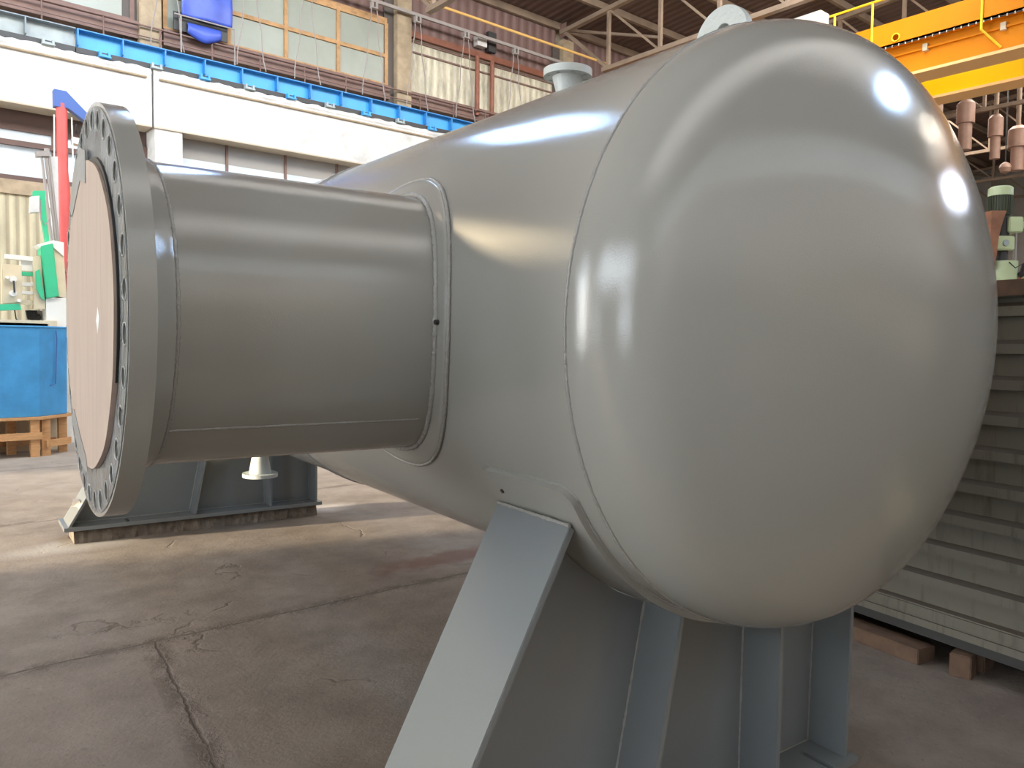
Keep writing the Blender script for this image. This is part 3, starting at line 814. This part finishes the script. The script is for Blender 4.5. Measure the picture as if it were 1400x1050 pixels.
MB().box((-0.12, 0.02, 0.0), (1.02, 0.06, 0.38)).build('dark_gap_sheet', dark_steel, tp, smooth=0)  # dark sheet standing in for the shaded opening below the tarp

# pipes on the wall
yp = MB().tube([(0, 0, 0), (8.6, 0, 0)], 0.035, 8).build('yellow_gas_pipe', yellow_pipe); yp.location = (8.5, 14.0, 9.92)
tag(yp, 'thin yellow pipe running under the roof above the cream sheets', 'pipe')
for x, lab in ((11.33, 'left of two rust-red vertical pipes on the cream sheets'), (11.86, 'right of two rust-red vertical pipes on the cream sheets')):
    c = MB().cyl((0, 0, 0), (0, 0, 1.62), 0.065, n=14).build('rust_pipe', rust_pipe); c.location = (x, 15.5, 8.05); tag(c, lab, 'pipe', 'rust-red wall pipes')
c = MB().box((0, 0, 0), (5.35, 0.12, 0.16)).build('rust_channel', rust_pipe, None, smooth=0); c.location = (9.15, 15.5, 9.66)
tag(c, 'rust-red horizontal steel channel above the cream sheets', 'steel channel')
fl_ = thing('floodlight', (11.75, 15.58, 9.98), 'small white box floodlight on the mauve cladding above the rust-red pipes', 'floodlight')
MB().box((-0.42, -0.1, 0), (-0.1, 0.1, 0.28)).build('housing', concrete_w, fl_, smooth=0)
MB().box((0.0, -0.05, -0.05), (0.28, 0.06, 0.5)).build('bracket', dark_steel, fl_, smooth=0)

# ------------------------------------------------------------------ roof steel
PX = [15.62, 13.95, 11.75, 9.7, 7.6, 5.5, 3.4]
for k, y in enumerate(PX):
    z = ROOF(y) - 0.02
    c = MB().box((0, -0.055, -0.20), (62, 0.055, 0.0)).build('roof_purlin', truss_m, None, smooth=0); c.location = (X0 + 1, y, z)
    ordn = ('nearest the back wall', 'second from the back wall', 'third from the back wall', 'fourth from the back wall', 'fifth from the back wall', 'sixth from the back wall', 'seventh from the back wall')[k]
    tag(c, 'pale brown roof purlin, ' + ordn, 'purlin', 'roof purlins')


def truss():
    o = thing('roof_truss', (14.55, 0, 0), 'x', 'roof truss', 'roof trusses')
    zb = 9.58; ys = [13.56 - 1.87 * i for i in range(14)]
    zt = lambda y: (11.14 + (15.45 - y) * 0.055) if y > 1.7 else (11.14 + 13.75 * 0.055 - (1.7 - y) * 0.055)
    MB().bar((0, ys[0] + 0.2, zb), (0, ys[-1] - .2, zb), 0.16, 0.12).build('bottom_chord', truss_m, o, smooth=0)
    MB().bar((0, 15.5, zt(15.5)), (0, 1.7, zt(1.7)), 0.16, 0.12).bar((0, 1.7, zt(1.7)), (0, YF + .05, zt(YF)), 0.16, 0.12).build('top_chord', truss_m, o, smooth=0)
    for i, y in enumerate(ys):
        MB().bar((0, y, zb), (0, y, zt(y)), 0.09, 0.09, (0, 1, 0)).build('post', truss_m, o, smooth=0)
        if i + 1 < len(ys):
            a, b = ((y, zt(y)), (ys[i + 1], zb)) if i % 2 == 0 or True else ((y, zb), (ys[i + 1], zt(ys[i + 1])))
            if y < 1.7: a, b = (y, zb), (ys[i + 1], zt(ys[i + 1]))
            MB().bar((0, a[0], a[1]), (0, b[0], b[1]), 0.055, 0.055).build('brace', truss_m, o, smooth=0)
    MB().bar((0, 15.45, 11.2), (0, ys[0], zb), 0.09, 0.09).build('end_brace', truss_m, o, smooth=0)
    MB().bar((0, 15.45, 11.2), (2.8, 13.9, 11.25), 0.08, 0.08).build('wind_brace', truss_m, o, smooth=0)
    MB().box((-0.012, 15.3, 11.0), (0.012, 15.6, 11.4)).build('gusset_plate', brown_steel, o, smooth=0)
    return o


tr = truss()
tr['label'] = 'roof truss whose lower chord rises behind the top nozzle and lifting lug'
TX = ((8.5, 'roof truss landing on the tan column between windows and cream sheets'), (20.55, 'roof truss half hidden above the orange crane girder'),
      (26.6, 'first roof truss seen right of the vessel, just under the yellow girder'), (32.6, 'second roof truss seen right of the vessel, between the brown ducts'),
      (38.6, 'third roof truss seen right of the vessel, under the brown ducts'), (44.0, 'farthest roof truss, low behind the brown ducts'))
for x, lab in TX: dup(tr, (x, 0, 0), lab)

# ------------------------------------------------------------------ overhead crane
cr_ = thing('overhead_crane', (15.4, 4.5, 7.56), 'orange and yellow two-girder overhead crane with yellow railing', 'crane')


def cbox(a, b, nm, m_, par=cr_):
    o_ = Vector((15.4, 4.5, 7.56)); return MB().box(Vector(a) - o_, Vector(b) - o_).build(nm, m_, par, smooth=0)


YA, YZ = -11.5, 14.85
o_2 = Vector((15.4, 4.5, 7.56))
g = cbox((15.62, YA, 7.62), (15.95, YZ, 8.74), 'girder', orange)
tag(cbox((15.38, YA, 7.56), (16.05, YZ, 7.62), 'flange', crane_tan, g), 'pale tan underside'); cbox((15.5, YA, 8.74), (16.05, YZ, 8.78), 'flange', orange, g)
g = cbox((17.5, YA, 7.62), (17.95, YZ, 8.80), 'girder', yellow)
tag(g, 'bright yellow girder')
tag(cbox((17.40, YA, 7.56), (18.05, YZ, 7.62), 'flange', crane_tan, g), 'pale tan underside')
# walkway fascia with a round hole at y = 5.8
o_ = Vector((15.4, 4.5, 7.56))
ws = MB().plate([(YA, 8.30), (YZ, 8.30), (YZ, 8.80), (YA, 8.80)], [circle(5.80, 8.44, 0.07, 20)], 15.36, 15.42, lambda u, v, d: Vector((d, u, v)) - o_).build('walkway_fascia', orange, cr_, smooth=20)
MB().tube([Vector((15.35, 5.80 + 0.08 * math.cos(a * PI / 10), 8.44 + 0.08 * math.sin(a * PI / 10))) - o_ for a in range(20)], 0.014, 6, True).build('ring', rail_yellow, ws)
cbox((15.36, YA, 8.30), (15.7, YZ, 8.33), 'walkway_deck', orange)
rlg = MB().tube([Vector((15.33, YA, 9.34)) - o_, Vector((15.33, 8.6, 9.34)) - o_], 0.026, 8).build('handrail', rail_yellow, cr_)
for y in (8.3, 7.2, 6.32, 4.08, 1.9, -0.3, -2.5):
    MB().tube([Vector((15.33, y, 9.34)) - o_, Vector((15.33, y, 8.10)) - o_, Vector((15.60, y - 0.28, 7.74)) - o_], 0.026, 8).build('railing_post', rail_yellow, cr_)
MB().tube([Vector((15.34, YA, 8.26)) - o_, Vector((15.34, YZ, 8.26)) - o_], 0.012, 6).build('trolley_wire', dark_steel, cr_)
for k in range(60):
    y = 9.5 - 0.14 * k; p = Vector((15.335, y, 8.27)) - o_
    MB().box(p + Vector((-.006, -.010, -.035)), p + Vector((.006, .010, .015))).build('wire_clip', cream_m, cr_, smooth=0)
for y in (5.25, 3.75, 2.2, 0.6):
    MB().box(Vector((15.52, y - 0.05, 8.05)) - o_, Vector((15.62, y + 0.05, 8.2)) - o_).build('bracket_box', cream_m, cr_, smooth=0)
MB().box(Vector((15.56, YA, 8.10)) - o_, Vector((15.61, YZ, 8.14)) - o_).build('side_rail', orange, cr_, smooth=0)
cbox((14.9, 7.32, 8.9), (15.28, 8.45, 9.38), 'control_cabinet', white_m)
cbox((15.50, -5.1, 7.22), (15.56, -4.3, 7.56), 'floodlight_bracket', rail_yellow)
MB().cyl(Vector((15.48, -4.7, 7.3)) - o_2, Vector((15.30, -4.66, 7.24)) - o_2, 0.42, n=32).build('floodlight_housing', rail_yellow, cr_)
MB().cyl(Vector((15.30, -4.66, 7.24)) - o_2, Vector((15.285, -4.657, 7.235)) - o_2, 0.40, n=32).build('floodlight_lens', lamp_crane, cr_)

# ducts hanging under the far roof
for k, (x, y, zt_, zm, zb2, ra, rb, lab) in enumerate((
        (25.9, 8.25, 9.80, 9.05, 8.20, 0.27, 0.20, 'brown hanging duct nearest the dished end, right of the crane girder'),
        (26.7, 7.62, 9.36, 8.65, 7.93, 0.22, 0.15, 'slim brown hanging duct between its two wider neighbours'),
        (27.2, 7.12, 8.98, 8.30, 7.55, 0.29, 0.19, 'wide brown hanging duct at the right edge of the frame'),
        (25.2, 8.90, 10.6, 9.7, 8.9, 0.20, 0.20, 'brown hanging duct half hidden behind the dished end'))):
    t = thing('hanging_duct', (x, y, zb2), lab, 'duct', 'hanging ducts')
    MB().ring_lathe([(ra, 0), (ra, zt_ - zm - .12), (ra * .55, zt_ - zm)], (0, 0, zm - zb2), (0, 0, 1), 24).build('upper_sleeve', duct_m, t)
    MB().cyl((0, 0, zt_ - zb2 - .02), (0, 0, ROOF(y) - zb2 + .02), 0.07, n=12).build('hanger_pipe', truss_m, t)
    MB().cyl((0, 0, 0), (0, 0, zm - zb2 + .05), rb, n=24).build('lower_pipe', duct_m, t)
t = thing('hanging_lamp', (26.9, 7.36, 7.45), 'small round brown lamp hanging between the ducts', 'lamp')
MB().ring_lathe([(0.02, 0), (0.14, 0.05), (0.19, 0.18), (0.14, 0.30), (0.05, 0.36)], (0, 0, 0), (0, 0, 1), 20).build('lamp_shade', duct_m, t)
MB().tube([(0, 0, .35), (0, 0, ROOF(7.36) - 7.45 + .02)], 0.02, 6).build('cord', dark_steel, t)

# high bay lamps (out of frame; their light is what glints on the paint)
for x, y, sc_, where, lm in ((2.5, 10.7, 0.62, 'nearest the back wall', lamp_m), (1.6, 9.2, 0.62, 'over the side nozzle', lamp_m),
                             (12.6, -4.3, 1.25, 'right of the dished end', lamp_m), (18.5, -3.7, 0.9, 'beyond the crane', lamp_warm)):
    z = ROOF(y) - 0.85
    t = thing('high_bay_lamp', (x, y, z), 'high bay lamp under the roof, ' + where, 'lamp', 'high bay lamps')
    MB().ring_lathe([(0.10 * sc_, 0.45), (0.16 * sc_, 0.3), (0.40 * sc_, 0.06), (0.42 * sc_, 0.0)], (0, 0, 0), (0, 0, 1), 32, cap1=False).build('reflector', pale_lit_paint, t)
    MB().cyl((0, 0, 0.0), (0, 0, 0.02), 0.38 * sc_, n=32).build('lens', lm, t)
    MB().tube([(0, 0, 0.45), (0, 0, 0.84)], 0.02, 6).build('hanger', dark_steel, t)

# ------------------------------------------------------------------ container at the right
ca = math.atan2(-(1.997 - 1.798), (-0.144 + 1.068))      # wall runs nearly along y, leaning 12 degrees
ct = thing('steel_container', (1.798, -1.068, 0.12), 'beige dirty steel container with horizontal ribs standing on timbers right of the vessel', 'container', rotz=ca)
# local: +y along the wall, +x into the container
ribs = [1.79, 1.612, 1.44, 1.268, 1.095, 0.922, 0.75, 0.578, 0.405, 0.235]   # lower edges, above floor
prof = [(0.03, 0.20), (0.0, 0.20)]
pz = [(0.0, 0.10), (0.0, 0.17)]
for zr in reversed(ribs):
    z = zr - 0.12
    pz += [(0.030, z - 0.004), (-0.005, z), (-0.005, z + 0.046), (0.030, z + 0.066)]
pz += [(0.030, 1.755), (0.0, 1.76), (0.0, 1.80)]
Lc0, Lc1 = -1.6, 5.2
vs = [(x, Lc0, z) for x, z in pz] + [(x, Lc1, z) for x, z in pz]; n = len(pz)
MB().add(vs, [(i, i + 1, n + i + 1, n + i) for i in range(n - 1)]).build('ribbed_wall', cont_m, ct, smooth=0)
MB().box((0.04, Lc0, 0.06), (2.3, Lc1, 1.76)).build('container_body', cont_m, ct, smooth=0)
MB().box((-0.02, Lc0, 1.765), (2.35, Lc1, 1.84)).build('top_rail', wood_old, ct, smooth=0)
MB().box((-0.012, Lc0, 0.062), (0.05, Lc1, 0.10)).build('bottom_frame', cont_m, ct, smooth=0)
MB().box((0.03, Lc0, -0.0), (0.12, Lc1, 0.062)).build('skid', dark_steel, ct, smooth=0)
tb = MB().box((-0.07, 0, 0), (0.07, 2.45, 0.080)).build('timber_beam', wood_old, None, smooth=0, bevel=0.004)
tb.location = (1.885, -0.60, 0.0); tb.rotation_euler = (0, 0, ca)
tag(tb, 'long brown timber lying on the floor along the foot of the container', 'timber')
for dx, dy, w_, h_, rz, lab in ((-0.01, -0.16, 0.10, 0.115, 0.3, 'short dark timber block under the container edge, nearest the camera'),
                                (0.25, -0.18, 0.10, 0.105, 0.1, 'second timber block pushed in behind the short dark block')):
    bl = MB().box((-w_ / 2, -0.05, 0), (w_ / 2, 0.05, h_)).build('timber_block', wood_old, None, smooth=0, bevel=0.005)
    bl.location = (1.875 + dx * .6, -0.62 + dy + (0.0 if dx == 0 else 0), 0); bl.rotation_euler = (0, 0, ca + rz)
    tag(bl, lab, 'timber block')

# ------------------------------------------------------------------ green machine beyond the container
mc = thing('drilling_machine', (7.75, 1.0, 0), 'pale green drilling machine with vertical motor, seen above the container', 'machine')
mx = Matrix.Rotation(math.radians(-48), 4, 'Z')       # local x across the view, y away
mc.rotation_euler = (0, 0, math.radians(-40.3))


def mcl(px, zz, dz=0.0):
    return px


# across offsets: metres right of pixel 1375 at 9 m (120 px per metre)
def sx(p): return (p - 1375) / 120.5


MB().ring_lathe([(0.115, 0), (0.115, 0.22)], (sx(1363), 0, 3.16), (0, 0, 1), 28).build('motor_body', motor_dark, mc)
fm = MB()
for k in range(28):
    a = 2 * PI * k / 28; fm.bar((sx(1363) + 0.12 * math.cos(a), 0.12 * math.sin(a), 3.17), (sx(1363) + 0.12 * math.cos(a), 0.12 * math.sin(a), 3.375), 0.008, 0.012, (1, 0, 0))
fm.build('motor_fins', motor_dark, mc, smooth=0)
MB().ring_lathe([(0.125, 0), (0.125, 0.085), (0.10, 0.105), (0.05, 0.11)], (sx(1363), 0, 3.375), (0, 0, 1), 28).build('motor_cap', lime_m, mc)
MB().box((sx(1368), -0.12, 2.96), (sx(1387), 0.12, 3.13)).build('terminal_box', lime_m, mc, smooth=0, bevel=0.01)
MB().box((sx(1352), -0.10, 2.76), (sx(1378), 0.12, 2.92)).build('gearbox', lime_m, mc, smooth=0, bevel=0.012)
MB().cyl((sx(1365), -0.115, 2.84), (sx(1365), -0.095, 2.84), 0.035, n=20).build('inspection_cover', steel_prime, mc)
MB().cyl((sx(1366), 0, 2.90), (sx(1366), 0, 3.17), 0.08, n=20).build('spindle', dark_steel, mc)
MB().cyl((sx(1368), 0, 2.60), (sx(1368), 0, 2.78), 0.06, n=20).build('spindle_neck', dark_steel, mc)
MB().cyl((sx(1369), 0, 2.42), (sx(1369), 0, 2.64), 0.155, n=28).build('drum', lime_m, mc)
MB().box((sx(1345), -0.12, 0), (sx(1420), 0.4, 2.46)).build('machine_body', lime_m, mc, smooth=0, bevel=0.02)
MB().box((sx(1384), 0.02, 3.02), (sx(1398), 0.2, 3.10)).build('arm', lime_m, mc, smooth=0)
MB().cyl((sx(1393), 0.1, 2.46), (sx(1393), 0.1, 3.04), 0.018, n=12).build('steel_rod', gray_rail, mc)
MB().tube([(sx(1384), -0.1, 2.47), (sx(1388), -0.12, 2.50), (sx(1392), -0.1, 2.58), (sx(1400), -0.1, 2.66), (sx(1412), -0.1, 2.68)], 0.035, 10).build('hose', rubber, mc)
MB().tube([(sx(1366), -.16, 2.62), (sx(1372), -.2, 2.55), (sx(1382), -.2, 2.60), (sx(1380), -.18, 2.50)], 0.007, 6).build('cable', dark_steel, mc)
ty = 2.34; tx = sx(1384.5)
MB().add([(tx - .07, -.126, ty), (tx + .07, -.126, ty), (tx, -.126, ty + .12), (tx - .07, -.118, ty), (tx + .07, -.118, ty), (tx, -.118, ty + .12)], [(0, 1, 2), (5, 4, 3), (0, 3, 4, 1), (1, 4, 5, 2), (2, 5, 3, 0)]).build('warning_sign', warn_r, mc, smooth=0)
ws_ = mc.children[-1] if False else None
MB().add([(tx - .052, -.130, ty + .011), (tx + .052, -.130, ty + .011), (tx, -.130, ty + .101), (tx - .052, -.126, ty + .011), (tx + .052, -.126, ty + .011), (tx, -.126, ty + .101)], [(0, 1, 2), (5, 4, 3), (0, 3, 4, 1), (1, 4, 5, 2), (2, 5, 3, 0)]).build('warning_sign_face', warn_y, mc, smooth=0)
MB().add([(tx + .004, -.133, ty + .078), (tx - .014, -.133, ty + .046), (tx - .001, -.133, ty + .05), (tx - .004, -.133, ty + .02), (tx + .014, -.133, ty + .054), (tx + .001, -.133, ty + .05)], [(0, 1, 2, 5), (2, 3, 4, 5)]).build('lightning_mark', dark_steel, mc, smooth=0)
ch = MB()
pts = [(1341, 3.19), (1361, 3.19), (1356, 3.05), (1352, 2.90), (1350, 2.70), (1346, 2.55), (1341, 2.55)]
ch.plate([(sx(a) , b) for a, b in pts], [], -0.15, -0.12, lambda u, v, d: Vector((u, d, v))).plate([(sx(a), b) for a, b in ((1341, 3.19), (1343, 3.19), (1343, 2.55), (1341, 2.55))], [], -0.12, 0.0, lambda u, v, d: Vector((u, d, v)))
ch.build('rusty_guard', rust_m, mc, smooth=0)
sb = thing('striped_barrier', (14.2, 6.2, 0), 'distant white and blue striped panel behind the drilling machine', 'panel', rotz=math.radians(-40))
MB().box((-0.6, 0, 2.55), (1.6, 0.04, 2.95)).build('panel', white_m, sb, smooth=0)
for k in range(5): MB().box((-0.5 + 0.4 * k, -0.01, 2.65), (-0.3 + 0.4 * k, 0.0, 2.85)).build('blue_square', blue_arm, sb, smooth=0)
for x in (-0.5, 1.5): MB().box((x - .03, 0.0, 0), (x + .03, 0.04, 2.55)).build('post', gray_rail, sb, smooth=0)

# ------------------------------------------------------------------ machine bay at the left
bt = thing('blue_tank', (-0.22, 10.6, 0.57), 'blue sheet-metal tank with chamfered corner standing on a raw timber stand', 'tank')
ou = [(-2.6, 0.0), (0.0, 0.0), (0.42, 0.38), (0.42, 0.72), (-2.6, 0.72)]
vs = [(x * 0.985 - 0.01, y, 0) for x, y in ou] + [(x, y - 0.03 if y < .1 else y, 1.27) for x, y in ou]
MB().add(vs, [tuple(range(5))[::-1], tuple(range(5, 10))] + [(i, (i + 1) % 5, 5 + (i + 1) % 5, 5 + i) for i in range(5)]).build('tank_body', blue_tank_m, bt, smooth=0, bevel=0.006)
MB().tube([(-2.6, -0.03, 1.27), (0.0, -0.03, 1.27), (0.42, 0.38, 1.27)], 0.014, 6).build('rim', blue_tank_m, bt)
MB().tube([(0.235, 0.155, 1.22), (0.245, 0.16, 1.1), (0.22, 0.165, 0.45), (0.14, 0.09, 0.44)], 0.008, 6).build('drain_line', blue_arm, bt)
ps = thing('timber_stand', (-0.22, 10.6, 0), 'raw orange timber stand of posts and rails under the blue tank', 'timber stand')
for (x, y) in ((-0.08, 0.0), (0.07, 0.08), (-0.62, 0.0), (-0.98, 0.0), (-1.7, 0.0), (0.34, 0.38), (-0.55, 0.58), (-1.5, 0.58), (-0.3, 0.45)):
    MB().box((x - .055, y - .03, 0), (x + .055, y + .08, 0.53)).build('post', wood_raw, ps, smooth=0)
for a, b, z in (((-2.6, -0.04), (0.0, -0.04), 0.30), ((0.06, 0.03), (0.44, 0.36), 0.17), ((-2.6, 0.62), (0.3, 0.62), 0.15)):
    MB().bar((a[0], a[1], z), (b[0], b[1], z), 0.03, 0.10).build('rail', wood_raw, ps, smooth=0)
MB().plate([(-2.65, -0.06), (0.02, -0.06), (0.47, 0.36), (0.47, 0.75), (-2.65, 0.75)], [], 0.53, 0.568, lambda u, v, d: (u, v, d)).build('deck_board', wood_raw, ps, smooth=0)

jb = thing('jib_crane', (0.56, 12.95, 0), 'red post with blue swing arm standing behind the flange', 'jib crane')
MB().ring_lathe([(0.11, 0), (0.11, 4.2), (0.085, 4.5), (0.085, 5.62)], (0, 0, 0), (0, 0, 1), 20).build('post', red_m, jb)
arm = MB().plate([(-0.12, 5.55), (-0.12, 5.83), (0.06, 5.83), (0.38, 5.52), (0.38, 5.36), (0.26, 5.44), (0.1, 5.55)], [], -0.08, 0.08, lambda u, v, d: Vector((u, d, v))).build('swing_arm', blue_arm, jb, smooth=0)
arm.rotation_euler = (0, 0, 0)
MB().tube([(-0.13, -0.1, 5.4), (-0.14, -0.1, 4.6)], 0.012, 6).tube([(0.13, -0.1, 5.4), (0.14, -0.1, 4.6)], 0.012, 6).build('conduit', white_m, jb)
fm = MB()
for k in range(6): fm.tube([(0.14 + 0.06 * k, -0.1, 5.3 - 0.02 * k), (0.17 + 0.06 * k, -0.1, 5.16 - 0.02 * k), (0.2 + 0.06 * k, -0.1, 5.3 - 0.02 * k)], 0.012, 6)
fm.build('cable_bundle', dark_steel, jb)
MB().plate([(0.14, 4.98), (0.55, 4.92), (0.55, 5.05), (0.14, 5.08)], [], -0.12, 0.05, lambda u, v, d: Vector((u, d, v))).build('control_box', white_m, jb, smooth=0)
MB().cyl((0.12, -0.35, 3.05), (0.12, -0.30, 3.05), 0.30, n=32).build('hand_wheel_disc', red_m, jb)

bmch = thing('boring_machine', (-0.3, 11.6, 0), 'cream and green boring machine behind the blue tank with knobs and a slanted green column', 'machine')
O = Vector((-0.3, 11.6, 0))


def at(px, py):
    """point on the plane y = 10.9 seen at a photo pixel, relative to the machine"""
    d = _f * 1085 + _r * (px - 700) - _u * (py - 525); c = Vector((-2.39134, -2.28844, 1.62241))
    return c + d * ((11.6 - c.y) / d.y) - O


def slab(pix, nm, m_, y0=-0.12, y1=0.12, par=None, bevel=0.0):
    pts = [at(*p) for p in pix]
    return MB().plate([(p.x, p.z) for p in pts], [], y0, y1, lambda u, v, d: Vector((u, d, v))).build(nm, m_, par or bmch, smooth=0, bevel=bevel)


slab([(52, 338), (69, 334), (77, 406), (60, 409)], 'green_column', green_m, -0.20, 0.1, bevel=0.01)
slab([(47, 336), (69, 330), (84, 333), (84, 352), (70, 340), (53, 341)], 'column_top', white_m, -0.18, 0.2)
slab([(69, 340), (84, 345), (88, 408), (77, 406)], 'side_face', cream_m, -0.16, 0.2)
slab([(60, 409), (90, 407), (90, 447), (61, 447)], 'pedestal', white_m, -0.16, 0.3)
slab([(43, 352), (53, 350), (60, 423), (44, 423)], 'bearing_plate', cream_m, -0.14, 0.1)
slab([(46, 372), (51, 369), (58, 411), (53, 408), (47, 396)], 'cover', green_m, -0.18, -0.14)
slab([(0, 362), (26, 364), (27, 415), (0, 416)], 'control_panel', cream_m, -0.22, -0.05, bevel=0.01)
slab([(-5, 417), (23, 416), (26, 424), (-5, 425)], 'panel_base', green_m, -0.24, 0.05)
for py, hgt_, m_ in ((372, 5, green_m), (386, 5, white_m), (398, 4, white_m), (410, 6, cream_m)):
    slab([(27, py), (44, py + 1), (44, py + hgt_ + 1), (27, py + hgt_)], 'shaft', m_, -0.1, 0.0)
slab([(6, 348), (44, 352), (44, 358), (6, 354)], 'cross_arm', white_m, -0.12, 0.02)
slab([(27, 352), (44, 354), (44, 372), (27, 370)], 'slide', white_m, -0.08, 0.05)
for px_, py_ in ((14, 383), (14, 402), (6, 381), (22, 412)):
    p = at(px_, py_); MB().cyl(p + Vector((0, -0.22, 0)), p + Vector((0, -0.29, 0)), 0.045 if px_ == 14 else 0.02, n=16).build('knob', white_m, bmch)
p = at(14, 390)
MB().tube([p + Vector((0, -.30, .05)), p + Vector((0.01, -.30, -.12))], 0.014, 6).build('lever', dark_steel, bmch)
slab([(44, 262), (60, 262), (62, 300), (66, 331), (61, 333), (55, 300), (53, 272), (44, 270)], 'lamp_bracket', green_m, -0.1, 0.0)
slab([(40, 270), (52, 269), (52, 291), (39, 292)], 'control_box', concrete_w, -0.12, 0.0)
MB().tube([at(53, 275) + Vector((0, -.1, 0)), at(54, 300) + Vector((0, -.1, 0)), at(60, 309) + Vector((0, -.1, 0)), at(66, 300) + Vector((0, -.1, 0)), at(66, 285) + Vector((0, -.1, 0))], 0.010, 6).build('cable', gray_rail, bmch)
fm = MB()
for k in range(5):
    fm.tube([at(38 + 3 * k, 424) + Vector((0, .1, 0)), at(40 + 3 * k, 434) + Vector((0, .1, 0)), at(48 + 2 * k, 437) + Vector((0, .1, 0)), at(56, 430 + k) + Vector((0, .1, 0))], 0.022, 8)
fm.build('hoses', rubber, bmch)
MB().tube([at(20, 424), at(22, 436), at(30, 442), at(40, 443)], 0.010, 6).build('cable', rubber, bmch)
slab([(-30, 440), (62, 443), (62, 447), (-30, 446)], 'bed_plate', white_m, -0.2, 0.3)
slab([(40, 424), (60, 424), (60, 446), (40, 446)], 'bed', gray_rail, 0.15, 0.3)
MB().box((-2.2, -0.2, 0.0), (0.45, 0.35, 1.95)).build('machine_bed', cream_m, bmch, smooth=0)

ms = thing('slanted_mast', (-0.05, 12.2, 0), 'grey slanted mast with long rods standing behind the green machine column', 'mast')
O = Vector((-0.05, 12.2, 0))


def at2(px, py):
    d = _f * 1085 + _r * (px - 700) - _u * (py - 525); c = Vector((-2.39134, -2.28844, 1.62241))
    return c + d * ((12.2 - c.y) / d.y) - O


pts = [at2(*p) for p in ((66, 214), (79, 214), (81, 332), (84, 446), (76, 446), (73, 330))]
MB().plate([(p.x, p.z) for p in pts], [], 0, 0.2, lambda u, v, d: Vector((u, d, v))).build('mast_body', concrete_w, ms, smooth=0)
for a, b in (((56, 215), (70, 332)), ((61, 214), (76, 332)), ((66, 214), (79, 332))):
    MB().tube([at2(*a) + Vector((0, -.06, 0)), at2(*b) + Vector((0, -.06, 0))], 0.022, 8).build('rod', gray_rail, ms)
pts = [at2(*p) for p in ((48, 208), (66, 208), (66, 215), (49, 215))]
MB().plate([(p.x, p.z) for p in pts], [], -0.1, 0.05, lambda u, v, d: Vector((u, d, v))).build('cross_head', gray_rail, ms, smooth=0)
MB().cyl(at2(64, 207), at2(64, 203), 0.04, n=12).build('cap', gray_rail, ms)
p = at2(80, 446); MB().box((p.x - .25, -.1, 0), (p.x + .25, .3, p.z + .02)).build('mast_base', concrete_w, ms, smooth=0)
